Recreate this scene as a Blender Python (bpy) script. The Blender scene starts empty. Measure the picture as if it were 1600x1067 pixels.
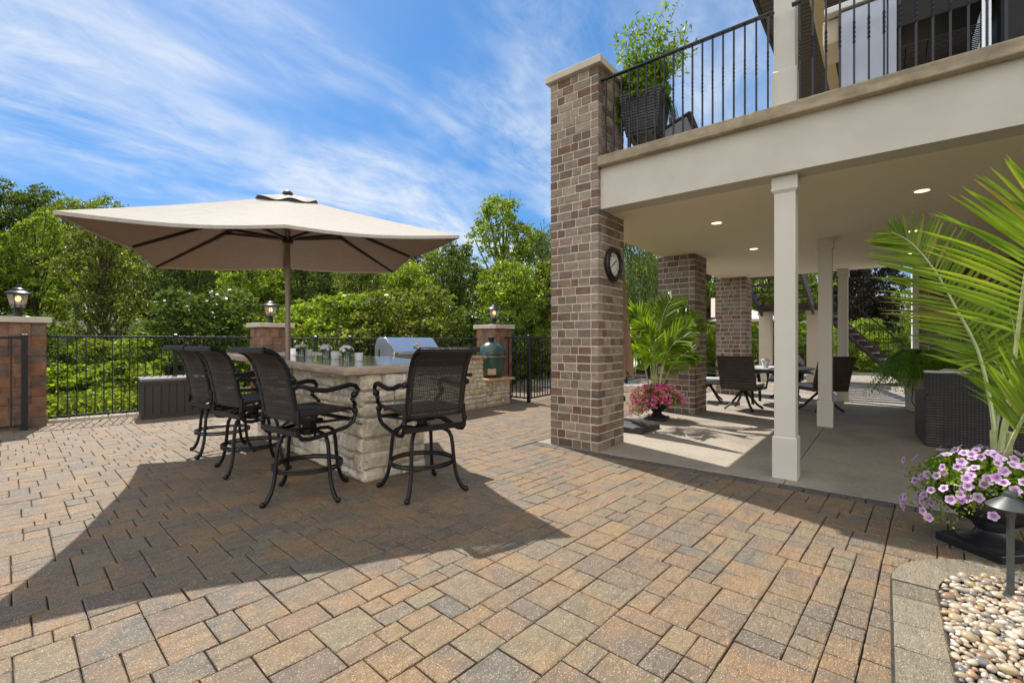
import bpy, math, random
import numpy as np
from mathutils import Vector, Matrix
PI = math.pi
R = math.radians
random.seed(7)
SC = bpy.context.scene
COL = SC.collection
# house axes: x runs along the front of the house, y runs away under the balcony; the camera looks 39.1 degrees left of +y
H = 1.27
FPX = 720.0
YAW = R(39.1)
CA, SA = math.cos(YAW), math.sin(YAW)
def W(X, Y, z=0.0):            # metres right of / ahead of the camera -> world
    return Vector((CA*X - SA*Y, SA*X + CA*Y, z))
def G(px, py, z=0.0):          # measured point on a level plane
    Y = (H - z)*FPX/(py - 533.5)
    return W((px - 800)/FPX*Y, Y, z)
def P(px, py, Y):              # measured point at a depth
    return W((px - 800)/FPX*Y, Y, H - (py - 533.5)/FPX*Y)

# ------------------------------------------------------------------ mesh builder
class MB:
    def __init__(s): s.v = []; s.f = []
    def add(s, vs, fs):
        n = len(s.v); s.v += [tuple(p) for p in vs]; s.f += [tuple(i + n for i in f) for f in fs]; return s
    def box(s, x0, x1, y0, y1, z0, z1):
        return s.add([(x0,y0,z0),(x1,y0,z0),(x1,y1,z0),(x0,y1,z0),(x0,y0,z1),(x1,y0,z1),(x1,y1,z1),(x0,y1,z1)],
                     [(0,3,2,1),(4,5,6,7),(0,1,5,4),(1,2,6,5),(2,3,7,6),(3,0,4,7)])
    def obox(s, c, ax, ay, az):            # half-axis vectors
        c = Vector(c); ax = Vector(ax); ay = Vector(ay); az = Vector(az)
        vs = [c + i*ax + j*ay + k*az for k in (-1,1) for (i,j) in ((-1,-1),(1,-1),(1,1),(-1,1))]
        if ax.cross(ay).dot(az) < 0:
            return s.add(vs, [(0,1,2,3),(7,6,5,4),(4,5,1,0),(5,6,2,1),(6,7,3,2),(7,4,0,3)])
        return s.add(vs, [(0,3,2,1),(4,5,6,7),(0,1,5,4),(1,2,6,5),(2,3,7,6),(3,0,4,7)])
    def beam(s, a, b, w, h, up=(0,0,1)):   # square bar between two points
        a = Vector(a); b = Vector(b); d = b - a; L = d.length; d.normalize(); up = Vector(up)
        side = d.cross(up)
        if side.length < 1e-4: side = d.cross(Vector((1,0,0)))
        side.normalize(); u = side.cross(d)
        return s.obox((a + b)/2, d*L/2, side*w/2, u*h/2)
    def prism(s, poly, z0, z1, z1f=None):
        n = len(poly)
        vs = [(p[0],p[1],z0) for p in poly] + [(p[0],p[1],z1f(p) if z1f else z1) for p in poly]
        return s.add(vs, [tuple(range(n-1,-1,-1)), tuple(range(n,2*n))] + [(i,(i+1)%n,n+(i+1)%n,n+i) for i in range(n)])
    def tube(s, pts, r, n=8, cap=True, flat=1.0):
        pts = [Vector(p) for p in pts]; m = len(pts)
        rs = r if isinstance(r, (list, tuple)) else [r]*m
        T = []
        for i in range(m):
            d = pts[min(i+1,m-1)] - pts[max(i-1,0)]
            T.append(d.normalized() if d.length > 1e-9 else Vector((0,0,1)))
        u = T[0].cross(Vector((0,0,1)))
        if u.length < 1e-3: u = T[0].cross(Vector((0,1,0)))
        u.normalize(); vs = []
        for i in range(m):
            u = u - T[i]*u.dot(T[i])
            if u.length < 1e-6: u = T[i].orthogonal()
            u.normalize(); w = T[i].cross(u)
            for k in range(n):
                a = 2*PI*(k + .5)/n
                vs.append(pts[i] + (u*math.cos(a) + w*math.sin(a)*flat)*rs[i])
        fs = [(i*n+k, i*n+(k+1)%n, (i+1)*n+(k+1)%n, (i+1)*n+k) for i in range(m-1) for k in range(n)]
        if cap: fs += [tuple(range(n-1,-1,-1)), tuple((m-1)*n + k for k in range(n))]
        return s.add(vs, fs)
    def lathe(s, prof, n=24, c=(0,0,0), cap=True, sq=1.0):
        m = len(prof); vs = []
        for r, z in prof:
            for k in range(n):
                a = 2*PI*k/n
                vs.append((c[0] + r*math.cos(a), c[1] + r*sq*math.sin(a), c[2] + z))
        fs = [(i*n+k, i*n+(k+1)%n, (i+1)*n+(k+1)%n, (i+1)*n+k) for i in range(m-1) for k in range(n)]
        if cap: fs += [tuple(range(n-1,-1,-1)), tuple((m-1)*n + k for k in range(n))]
        return s.add(vs, fs)
    def ball(s, c, r, n=10, m=6, sz=1.0):
        return s.lathe([(max(r*math.sin(PI*i/m), 1e-4), -r*sz*math.cos(PI*i/m)) for i in range(m+1)], n, c)
    def torus(s, c, Rr, r, n=36, k=8):
        vs = []; 
        for i in range(n):
            a = 2*PI*i/n
            for j in range(k):
                b = 2*PI*j/k
                vs.append((c[0]+(Rr+r*math.cos(b))*math.cos(a), c[1]+(Rr+r*math.cos(b))*math.sin(a), c[2]+r*math.sin(b)))
        return s.add(vs, [(i*k+j, ((i+1)%n)*k+j, ((i+1)%n)*k+(j+1)%k, i*k+(j+1)%k) for i in range(n) for j in range(k)])
    def grid(s, fn, nu, nv):
        vs = [fn(i/(nu-1), j/(nv-1)) for j in range(nv) for i in range(nu)]
        return s.add(vs, [(j*nu+i, j*nu+i+1, (j+1)*nu+i+1, (j+1)*nu+i) for j in range(nv-1) for i in range(nu-1)])
    def rot(s, a):
        c, d = math.cos(a), math.sin(a); s.v = [(c*x - d*y, d*x + c*y, z) for x,y,z in s.v]; return s
    def move(s, d):
        s.v = [(x+d[0], y+d[1], z+d[2]) for x,y,z in s.v]; return s
    def join(s, o): return s.add(o.v, o.f)

ORG = {}
def mesh_of(name, mb, mat, smooth=False, ang=40):
    me = bpy.data.meshes.new(name)
    me.from_pydata(mb.v, [], mb.f)
    if mat: me.materials.append(mat)
    if smooth:
        me.polygons.foreach_set('use_smooth', [True]*len(me.polygons))
        me.set_sharp_from_angle(angle=R(ang))
    me.update(); return me
def obj(name, mb, mat, parent=None, smooth=False, bevel=0, ang=40):
    if parent is not None and parent.name in ORG:
        d = ORG[parent.name]; mb.move((-d[0], -d[1], -d[2]))
    o = bpy.data.objects.new(name, mesh_of(name, mb, mat, smooth, ang)); COL.objects.link(o)
    if parent is not None:
        o.parent = parent
        if parent.name in ORG: ORG[o.name] = ORG[parent.name]
    if bevel:
        b = o.modifiers.new('bevel', 'BEVEL'); b.width = bevel; b.segments = 2; b.limit_method = 'ANGLE'; b.angle_limit = R(35)
    return o
def tag(o, label=None, cat=None, group=None, kind='thing'):
    if label: o['label'] = label
    if cat: o['category'] = cat
    if group: o['group'] = group
    if kind: o['kind'] = kind
    return o
def thing(name, label, cat, loc=(0,0,0), rz=0, group=None, absolute=False):
    o = bpy.data.objects.new(name, None); COL.objects.link(o)
    o.empty_display_size = .1
    o.location = loc; o.rotation_euler = (0,0,rz); tag(o, label, cat, group)
    if absolute: ORG[o.name] = tuple(loc)
    return o
def struct(name, mb, mat, **k):
    o = obj(name, mb, mat, **k); o['kind'] = 'structure'; return o
KIDS = {}
def dup(root, loc, rz=0, label=None, group=None, scale=None):
    ch = {}
    for o in COL.objects:
        if o.parent: ch.setdefault(o.parent.name, []).append(o)
    r = root.copy(); COL.objects.link(r); r.location = loc; r.rotation_euler = (0,0,rz)
    if label: r['label'] = label
    if group: r['group'] = group
    if scale: r.scale = scale
    for c in ch.get(root.name, []):
        d = c.copy(); COL.objects.link(d); d.parent = r
        for g in ch.get(c.name, []):
            e = g.copy(); COL.objects.link(e); e.parent = d
    return r
def np_obj(name, V, F, mat, parent=None, smooth=False):
    me = bpy.data.meshes.new(name)
    V = np.asarray(V, dtype=np.float32); F = np.asarray(F, dtype=np.int32); n, k = F.shape
    me.vertices.add(len(V)); me.vertices.foreach_set('co', V.ravel())
    me.loops.add(n*k); me.loops.foreach_set('vertex_index', F.ravel())
    me.polygons.add(n); me.polygons.foreach_set('loop_start', np.arange(0, n*k, k, dtype=np.int32))
    me.update(calc_edges=True); me.validate()
    if mat: me.materials.append(mat)
    o = bpy.data.objects.new(name, me); COL.objects.link(o)
    if parent is not None: o.parent = parent
    return o

# ------------------------------------------------------------------ materials
class NT:
    def __init__(s, name):
        s.m = bpy.data.materials.new(name); s.m.use_nodes = True
        s.t = s.m.node_tree; s.b = s.t.nodes['Principled BSDF']; s.out = s.t.nodes['Material Output']
        s.co = s.n('ShaderNodeTexCoord')
    def n(s, typ, **k):
        o = s.t.nodes.new(typ)
        for a, v in k.items(): setattr(o, a, v)
        return o
    def l(s, a, b): s.t.links.new(a, b)
    def noise(s, scale, detail=4, rough=.55, vec=None, dist=0):
        t = s.n('ShaderNodeTexNoise'); t.inputs['Scale'].default_value = scale; t.inputs['Detail'].default_value = detail
        t.inputs['Roughness'].default_value = rough; t.inputs['Distortion'].default_value = dist
        s.l(vec or s.co.outputs['Object'], t.inputs['Vector']); return t.outputs['Fac']
    def ramp(s, fac, stops, interp='LINEAR'):
        r = s.n('ShaderNodeValToRGB'); r.color_ramp.interpolation = interp; e = r.color_ramp.elements
        while len(e) < len(stops): e.new(.5)
        for el, (p, c) in zip(e, stops):
            el.position = p; el.color = (c, c, c, 1) if isinstance(c, (int, float)) else (*c, 1)
        if fac is not None: s.l(fac, r.inputs['Fac'])
        return r.outputs['Color']
    def mix(s, fac, a, b, typ='MIX'):
        x = s.n('ShaderNodeMix', data_type='RGBA', blend_type=typ)
        for sock, val in ((x.inputs[0], fac), (x.inputs[6], a), (x.inputs[7], b)):
            if isinstance(val, (int, float)): sock.default_value = val
            elif isinstance(val, tuple): sock.default_value = (*val, 1)
            else: s.l(val, sock)
        return x.outputs[2]
    def math(s, op, a, b=0.0, clamp=False):
        x = s.n('ShaderNodeMath', operation=op); x.use_clamp = clamp
        for sock, val in ((x.inputs[0], a), (x.inputs[1], b)):
            if isinstance(val, (int, float)): sock.default_value = val
            else: s.l(val, sock)
        return x.outputs[0]
    def bump(s, h, strength=.3, dist=.01):
        b = s.n('ShaderNodeBump'); b.inputs['Strength'].default_value = strength; b.inputs['Distance'].default_value = dist
        s.l(h, b.inputs['Height']); s.l(b.outputs['Normal'], s.b.inputs['Normal']); return b
    def island(s):
        return s.n('ShaderNodeNewGeometry').outputs['Random Per Island']
    def mapping(s, scale=(1,1,1), rot=(0,0,0), src='Object'):
        m = s.n('ShaderNodeMapping'); m.inputs['Scale'].default_value = scale; m.inputs['Rotation'].default_value = rot
        s.l(s.co.outputs[src], m.inputs['Vector']); return m.outputs['Vector']
    def base(s, c): 
        if isinstance(c, tuple): s.b.inputs['Base Color'].default_value = (*c, 1)
        else: s.l(c, s.b.inputs['Base Color'])
    def set(s, rough=None, metal=None, spec=None):
        if rough is not None: s.b.inputs['Roughness'].default_value = rough
        if metal is not None: s.b.inputs['Metallic'].default_value = metal
        if spec is not None: s.b.inputs['Specular IOR Level'].default_value = spec
        return s

def mat_plain(name, c, rough=.5, metal=0, var=.12, scale=6, bump=0, bscale=120, bdist=.004, spec=None):
    t = NT(name); t.set(rough, metal, spec)
    n = t.noise(scale, 5)
    lo = tuple(x*(1-var) for x in c); hi = tuple(min(1, x*(1+var)) for x in c)
    t.base(t.ramp(n, [(.3, lo), (.7, hi)]))
    if bump: t.bump(t.noise(bscale, 3), bump, bdist)
    return t.m
def mat_islands(name, cols, rough=.8, var=.35, scale=14, bump=.4, bscale=60, bdist=.006, fine=0, stretch=None):
    t = NT(name); t.set(rough)
    k = len(cols)
    c = t.ramp(t.island(), [((i + .5)/k, x) for i, x in enumerate(cols)])
    vec = t.mapping(stretch) if stretch else None
    n = t.noise(scale, 6, .65, vec)
    c = t.mix(1.0, c, t.ramp(n, [(.25, 1-var), (.75, 1+var)]), 'MULTIPLY')
    h = t.noise(bscale, 4, .6)
    if fine:
        f = t.noise(fine, 2, .5)
        c = t.mix(.6, c, t.ramp(f, [(.35, .7), (.65, 1.25)]), 'MULTIPLY')
    t.base(c); t.bump(h, bump, bdist)
    return t.m
def mat_leaf(name, dark, mid, light, trans=.45, rough=.36, lscale=.6):
    t = NT(name); t.set(rough, spec=.15)
    isl = t.island()
    c = t.ramp(isl, [(.0, dark), (.55, mid), (1.0, light)])
    big = t.noise(lscale, 3, .6)
    c = t.mix(1.0, c, t.ramp(big, [(.3, .62), (.7, 1.3)]), 'MULTIPLY')
    t.base(c)
    tr = t.n('ShaderNodeBsdfTranslucent')
    t.l(t.mix(1.0, c, (1.5, 1.45, .55), 'MULTIPLY'), tr.inputs['Color'])
    ms = t.n('ShaderNodeMixShader'); ms.inputs[0].default_value = trans
    t.l(t.b.outputs[0], ms.inputs[1]); t.l(tr.outputs[0], ms.inputs[2]); t.l(ms.outputs[0], t.out.inputs['Surface'])
    return t.m
def mat_emit(name, c, s):
    t = NT(name); t.base(c); t.b.inputs['Emission Color'].default_value = (*c, 1); t.b.inputs['Emission Strength'].default_value = s; return t.m
def mat_glass(name, c=(.9,.95,.95), alpha=.25, rough=.03):
    t = NT(name); t.base(c); t.set(rough)
    tr = t.n('ShaderNodeBsdfTransparent'); tr.inputs[0].default_value = (*c, 1)
    gl = t.n('ShaderNodeBsdfGlossy'); gl.inputs['Roughness'].default_value = rough
    fr = t.n('ShaderNodeLayerWeight'); fr.inputs['Blend'].default_value = .35
    ms = t.n('ShaderNodeMixShader'); t.l(t.math('ADD', fr.outputs['Fresnel'], alpha*.3, True), ms.inputs[0])
    t.l(tr.outputs[0], ms.inputs[1]); t.l(gl.outputs[0], ms.inputs[2]); t.l(ms.outputs[0], t.out.inputs['Surface'])
    return t.m

BRICK = mat_islands('brick', [(.18,.10,.068),(.25,.17,.12),(.33,.26,.195),(.22,.17,.13),(.37,.30,.23),(.23,.145,.10),(.13,.103,.088),(.30,.22,.16),(.39,.32,.25),(.215,.16,.122),(.28,.225,.175),(.165,.115,.088)],
                    .85, .42, 9, .5, 70, .006, fine=160, stretch=(1,1,2.6))
MORTAR = mat_plain('mortar', (.80,.72,.60), .95, 0, .2, 20, .5, 90)
BLOCK = mat_islands('pillar_block', [(.25,.12,.062),(.31,.16,.08),(.18,.12,.09),(.28,.15,.085),(.15,.11,.092),(.33,.185,.10),(.22,.14,.10)], .9, .5, 7, .8, 26, .012, fine=120)
LIME = mat_islands('limestone', [(.70,.60,.45),(.78,.70,.56),(.63,.53,.38),(.74,.64,.46),(.60,.54,.45),(.82,.76,.65),(.66,.53,.35)], .9, .42, 10, 1.0, 24, .022, fine=110)
LMORT = mat_plain('stone_mortar', (.42,.38,.33), .95, 0, .2, 20, .5, 60)
STUCCO = mat_plain('stucco', (.64,.60,.52), .92, 0, .06, 3, .5, 220, .004)
SOFFIT = mat_plain('soffit_paint', (.88,.81,.64), .85, 0, .02, 1.2, .12, 160, .002)
PAINT = mat_plain('column_paint', (.68,.64,.56), .55, 0, .04, 2.5, .05, 90, .002)
def mk_ledge():
    t = NT('ledge_stone'); t.set(.9)
    n = t.noise(5, 6, .7); v = t.noise(2.2, 5, .65, t.mapping((1,1,5)))
    c = t.ramp(n, [(.25,(.25,.195,.125)),(.55,(.42,.345,.235)),(.8,(.52,.44,.32))])
    c = t.mix(1.0, c, t.ramp(v, [(.35,.72),(.6,1.12)]), 'MULTIPLY')
    t.base(c); t.bump(t.noise(50, 5), .5, .006); return t.m
LEDGE = mk_ledge()
CAPST = mat_plain('cap_stone', (.62,.54,.43), .85, 0, .1, 6, .3, 70)
IRON = mat_plain('black_iron', (.018,.02,.024), .42, .35, .25, 20, .05, 200)
RAILP = mat_plain('navy_black_rail', (.022,.026,.036), .35, .3, .2, 14)
BRONZE = mat_plain('dark_bronze', (.020,.019,.020), .38, .55, .3, 22, .1, 160)
CHROME = mat_plain('stainless_steel', (.62,.64,.67), .24, 1.0, .04, 3)
STEEL2 = mat_plain('grey_steel', (.33,.36,.42), .38, .8, .1, 3)
DARK = mat_plain('dark_metal', (.02,.019,.019), .55, .2, .3, 9)
RESIN = mat_plain('dark_resin', (.048,.041,.037), .6, 0, .12, 9, .2, 120)
RESINTOP = mat_plain('grey_resin', (.17,.165,.17), .5, 0, .1, 9, .1, 120)
def mk_wicker(name, c1, c2, sx=150, sz=95):
    t = NT(name); t.set(.5)
    w1 = t.n('ShaderNodeTexWave', wave_type='BANDS', bands_direction='X'); w1.inputs['Scale'].default_value = sx/6.28
    w2 = t.n('ShaderNodeTexWave', wave_type='BANDS', bands_direction='Z'); w2.inputs['Scale'].default_value = sz/6.28
    w3 = t.n('ShaderNodeTexWave', wave_type='BANDS', bands_direction='Y'); w3.inputs['Scale'].default_value = sx/6.28
    for w in (w1, w2, w3): t.l(t.co.outputs['Object'], w.inputs['Vector'])
    h = t.math('MULTIPLY', t.math('ADD', w1.outputs['Fac'], w3.outputs['Fac']), w2.outputs['Fac'])
    c = t.ramp(h, [(.1, c1), (.9, c2)])
    c = t.mix(1.0, c, t.ramp(t.noise(9, 4), [(.3,.75),(.7,1.25)]), 'MULTIPLY')
    t.base(c); t.bump(h, .9, .006); return t.m
WICK = mk_wicker('dark_wicker', (.03,.022,.018), (.14,.10,.078))
WICKS = mk_wicker('seat_weave', (.010,.009,.009), (.05,.042,.038), 170, 110)
WICKB = mk_wicker('black_wicker', (.02,.019,.02), (.10,.095,.10), 60, 60)
STRAND = mat_islands('woven_strand', [(.015,.012,.011),(.034,.026,.023),(.023,.019,.017),(.066,.053,.045)], .42, .2, 30, .1, 90, .002)
CUSH = mat_plain('white_cushion', (.72,.72,.73), .9, 0, .05, 5, .3, 200)
CUSHG = mat_plain('grey_cushion', (.42,.43,.44), .9, 0, .08, 5, .3, 200)
TAUPE = mat_plain('taupe_pole', (.34,.265,.20), .4, .3, .1, 6)
RIBM = mat_plain('brown_rib', (.07,.045,.035), .45, .3, .1, 6)
def mk_fabric(name, c, trans, top=None):
    t = NT(name); t.set(.92, spec=.1)
    w = t.noise(5, 3, .6, t.mapping((14,2,2))); f = t.noise(420, 2, .5)
    cc = t.ramp(w, [(.25, tuple(x*.86 for x in c)), (.75, tuple(min(1,x*1.08) for x in c))])
    cc = t.mix(.4, cc, t.ramp(f, [(.3,.8),(.7,1.15)]), 'MULTIPLY')
    t.base(cc); t.bump(f, .25, .002)
    tr = t.n('ShaderNodeBsdfTranslucent'); t.l(t.mix(1.0, cc, (.62,.46,.37), 'MULTIPLY'), tr.inputs['Color'])
    ms = t.n('ShaderNodeMixShader'); ms.inputs[0].default_value = trans
    t.l(t.b.outputs[0], ms.inputs[1]); t.l(tr.outputs[0], ms.inputs[2]); t.l(ms.outputs[0], t.out.inputs['Surface']); return t.m
UNDERSHADE = mk_fabric('umbrella_underside_shade', (.43,.35,.29), .16)  # darker version of the canvas: underside shade put into the colour
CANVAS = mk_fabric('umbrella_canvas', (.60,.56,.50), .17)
TANCLOTH = mk_fabric('tan_canvas', (.42,.29,.19), .15)
WHITECLOTH = mk_fabric('white_canvas', (.8,.8,.8), .3)
def mk_granite():
    t = NT('polished_granite'); t.set(.09, spec=.7)
    v = t.noise(2.4, 6, .62, t.mapping((1.2,3.0,1)), 2.2)
    c = t.ramp(v, [(.25,(.16,.155,.15)),(.42,(.38,.37,.37)),(.52,(.26,.25,.25)),(.62,(.44,.42,.40)),(.72,(.44,.33,.24)),(.85,(.30,.29,.29))])
    c = t.mix(.5, c, t.ramp(t.noise(90, 3), [(.35,.7),(.65,1.3)]), 'MULTIPLY'); t.base(c); return t.m
GRAN = mk_granite()
def mk_edge():
    t = NT('chiselled_granite'); t.set(.5)
    v = t.noise(3.4, 6, .6, t.mapping((1.5,1.5,9)), 1.8)
    c = t.ramp(v, [(.22,(.22,.20,.20)),(.42,(.48,.43,.40)),(.54,(.42,.28,.17)),(.62,(.50,.35,.22)),(.78,(.36,.33,.32))])
    t.base(c); t.bump(t.noise(26, 5), .8, .012); return t.m
GEDGE = mk_edge()
SANDST = mat_plain('sandstone_ledge', (.5,.31,.17), .8, 0, .25, 9, .5, 50)
def mat_trans(name, c, tr=.5, rough=.4):
    t = NT(name); t.set(rough); t.base(c)
    q = t.n('ShaderNodeBsdfTranslucent'); q.inputs[0].default_value = (*c, 1)
    ms = t.n('ShaderNodeMixShader'); ms.inputs[0].default_value = tr
    t.l(t.b.outputs[0], ms.inputs[1]); t.l(q.outputs[0], ms.inputs[2]); t.l(ms.outputs[0], t.out.inputs['Surface']); return t.m
WHITEG = mat_trans('frosted_glass', (.98,.98,.98), .45)
GLASS = mat_glass('clear_glass')
def mk_lampgl():
    t = NT('seeded_lamp_glass'); t.set(.15); t.base((.8,.77,.70))
    tr = t.n('ShaderNodeBsdfTransparent'); tl = t.n('ShaderNodeBsdfTranslucent'); tl.inputs[0].default_value = (.95,.88,.76,1)
    m1 = t.n('ShaderNodeMixShader'); m1.inputs[0].default_value = .5; t.l(t.b.outputs[0], m1.inputs[1]); t.l(tl.outputs[0], m1.inputs[2])
    m2 = t.n('ShaderNodeMixShader'); m2.inputs[0].default_value = .32; t.l(tr.outputs[0], m2.inputs[1]); t.l(m1.outputs[0], m2.inputs[2]); t.l(m2.outputs[0], t.out.inputs['Surface']); return t.m
LAMPGL = mk_lampgl()
BULB = mat_emit('warm_bulb', (1.0,.62,.27), 1.3)
DOWNL = mat_emit('warm_downlight', (1.0,.66,.36), 1.6)
URNB = mat_plain('glazed_black_urn', (.02,.021,.025), .22, 0, .2, 8, .05, 60, spec=.6)
URNM = mat_plain('matt_black_urn', (.022,.021,.022), .45, 0, .3, 9, .3, 40)
EGG = mat_plain('green_ceramic', (.028,.075,.062), .26, 0, .1, 90, .25, 240, .002, spec=.6)
CLOCKF = mat_plain('clock_face', (.82,.8,.7), .5, 0, .08, 6)
CLOCKR = mat_plain('clock_rim', (.025,.02,.02), .35, .2, .3, 12)
PATHL = mat_plain('grey_bronze_light', (.075,.085,.08), .45, .5, .2, 14)
BARK = mat_plain('bark', (.085,.06,.042), .95, 0, .45, 9, .9, 22, .03)
STEM = mat_plain('palm_stem', (.42,.47,.2), .45, 0, .2, 12, .1, 60)
SIDING = mat_plain('brown_siding', (.075,.064,.052), .7, 0, .1, 4)
TRIMT = mat_plain('tan_trim', (.52,.41,.24), .6, 0, .06, 4)
WHITEP = mat_plain('white_paint', (.78,.78,.78), .5, 0, .03, 4)
STAIRM = mat_plain('brown_stair_steel', (.06,.042,.036), .55, .1, .15, 6)
CREAM = mat_plain('cream_paint', (.68,.58,.44), .6, 0, .04, 4)
TERRA = mat_plain('terracotta', (.42,.2,.12), .8, 0, .15, 9)
SOIL = mat_plain('soil', (.045,.032,.023), 1, 0, .4, 30, .8, 60)
CREAMC = mat_plain('tank_beige', (.6,.5,.36), .5, 0, .08, 4)
DOORM = mat_plain('draft_door', (.5,.38,.24), .3, .5, .25, 30)  # stainless door; the wood tone it reflects is put into the base colour
LEAF_A = mat_leaf('leaf_mid', (.055,.095,.016), (.155,.215,.034), (.31,.35,.07), .5)
LEAF_B = mat_leaf('leaf_dark', (.035,.068,.02), (.10,.15,.034), (.20,.25,.065))
LEAF_C = mat_leaf('leaf_bright', (.075,.135,.018), (.19,.28,.038), (.37,.42,.08), .52)
LEAF_D = mat_leaf('leaf_olive', (.06,.09,.02), (.15,.19,.04), (.30,.33,.08), .45, .36)
LEAF_W = mat_leaf('willow_leaf', (.05,.09,.035), (.10,.16,.06), (.18,.24,.10))
LEAF_P = mat_leaf('purple_leaf', (.015,.010,.012), (.03,.022,.02), (.06,.05,.04), .2)
PALMG = mat_leaf('palm_leaf', (.12,.23,.014), (.23,.36,.024), (.36,.44,.05), .55, .35, 3)
def mat_palm(name):
    t = NT(name); t.set(.35, spec=.4)
    c = t.ramp(t.island(), [(0,(.26,.22,.06)),(.03,(.24,.24,.04)),(.06,(.12,.22,.014)),(.55,(.23,.36,.024)),(1,(.36,.43,.05))])
    c = t.mix(1.0, c, t.ramp(t.noise(5, 4), [(.3,.72),(.7,1.25)]), 'MULTIPLY'); t.base(c)
    w = t.noise(60, 3, .5, t.mapping((1,1,.15))); t.bump(w, .25, .003)
    tr = t.n('ShaderNodeBsdfTranslucent'); t.l(t.mix(1.0, c, (1.5,1.45,.55), 'MULTIPLY'), tr.inputs['Color'])
    ms = t.n('ShaderNodeMixShader'); ms.inputs[0].default_value = .52
    t.l(t.b.outputs[0], ms.inputs[1]); t.l(tr.outputs[0], ms.inputs[2]); t.l(ms.outputs[0], t.out.inputs['Surface']); return t.m
PALMG = mat_palm('palm_blade')
FERNG = mat_leaf('fern_leaf', (.09,.22,.03), (.18,.38,.045), (.3,.5,.07), .4, .5, 3)
HERB = mat_leaf('petunia_leaf', (.09,.18,.02), (.18,.30,.03), (.30,.40,.05), .4, .5, 6)
GRASSY = mat_leaf('grass_blade', (.04,.09,.015), (.08,.14,.02), (.14,.2,.04), .3, .6, 3)
# ------------------------------------------------------------------ paving
def mk_paver(name, cols, patch=True):
    t = NT(name); t.set(.62, spec=.4)
    k = len(cols)
    isl = t.island()
    c = t.ramp(isl, [((i + .5)/k, x) for i, x in enumerate(cols)])
    if patch:
        p = t.noise(3.1, 3, .55, None, .6)
        c = t.mix(t.ramp(p, [(.46, 0.0), (.62, .6)]), c, (.29,.172,.08))
        q = t.noise(2.3, 4, .6, t.mapping((1,1,1), (0,0,1.0)), .8)
        c = t.mix(t.ramp(q, [(.56, 0.0), (.76, .45)]), c, (.125,.108,.098))
    m = t.noise(16, 5, .65)
    c = t.mix(1.0, c, t.ramp(m, [(.25,.78),(.75,1.2)]), 'MULTIPLY')
    v = t.n('ShaderNodeTexVoronoi', feature='F1'); v.inputs['Scale'].default_value = 150
    t.l(t.co.outputs['Object'], v.inputs['Vector'])
    sp = t.ramp(v.outputs['Color'], [(.60, 0.0), (.78, .75)])
    sp2 = t.ramp(v.outputs['Color'], [(.16, .65), (.3, 0.0)])
    dd = t.ramp(v.outputs['Distance'], [(.28, 1.0), (.5, 0.0)])
    c = t.mix(t.math('MULTIPLY', sp, dd), c, (.55,.46,.35))
    c = t.mix(t.math('MULTIPLY', sp2, dd), c, (.07,.05,.04))
    t.base(c)
    slate = t.noise(6, 5, .7, t.mapping((3.2,1,1), (0,0,.5)), 1.2)
    hh = t.math('ADD', t.math('MULTIPLY', v.outputs['Distance'], .35), t.math('MULTIPLY', slate, 1.6))
    t.bump(hh, .8, .014); return t.m
PAVE = mk_paver('paver_stone', [(.172,.132,.09),(.212,.158,.102),(.152,.124,.095),(.205,.14,.088),(.192,.158,.10),(.165,.12,.092),(.238,.166,.092),(.144,.126,.104),(.205,.168,.104)])
PAVED = mk_paver('soldier_paver', [(.105,.09,.08),(.14,.115,.098),(.085,.075,.07),(.16,.125,.10)], False)
KERBM = mk_paver('kerb_paver', [(.20,.172,.122),(.24,.205,.148),(.175,.152,.11)], False)
JOINT = mat_plain('joint_sand', (.04,.034,.028), 1, 0, .4, 30, .8, 120)

def clip(poly, nx, ny, d):                 # keep nx*x+ny*y <= d
    out = []
    for i in range(len(poly)):
        a, b = poly[i], poly[(i+1) % len(poly)]
        da, db = nx*a[0] + ny*a[1] - d, nx*b[0] + ny*b[1] - d
        if da <= 0: out.append(a)
        if (da < 0 < db) or (db < 0 < da):
            k = da/(da - db); out.append((a[0] + k*(b[0]-a[0]), a[1] + k*(b[1]-a[1])))
    return out
def area(p): return .5*sum(p[i][0]*p[(i+1)%len(p)][1] - p[(i+1)%len(p)][0]*p[i][1] for i in range(len(p)))
def inset(p, d):
    n = len(p); out = []
    for i in range(n):
        a, b, c = p[i-1], p[i], p[(i+1) % n]
        e1 = Vector((b[0]-a[0], b[1]-a[1])); e2 = Vector((c[0]-b[0], c[1]-b[1]))
        if e1.length < 1e-5 or e2.length < 1e-5: return None
        e1.normalize(); e2.normalize()
        n1 = Vector((-e1.y, e1.x)); n2 = Vector((-e2.y, e2.x)); s = 1 + n1.dot(n2)
        if s < .2: return None
        out.append((b[0] + d*(n1.x+n2.x)/s, b[1] + d*(n1.y+n2.y)/s))
    return out if area(out) > 1e-4 else None
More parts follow.
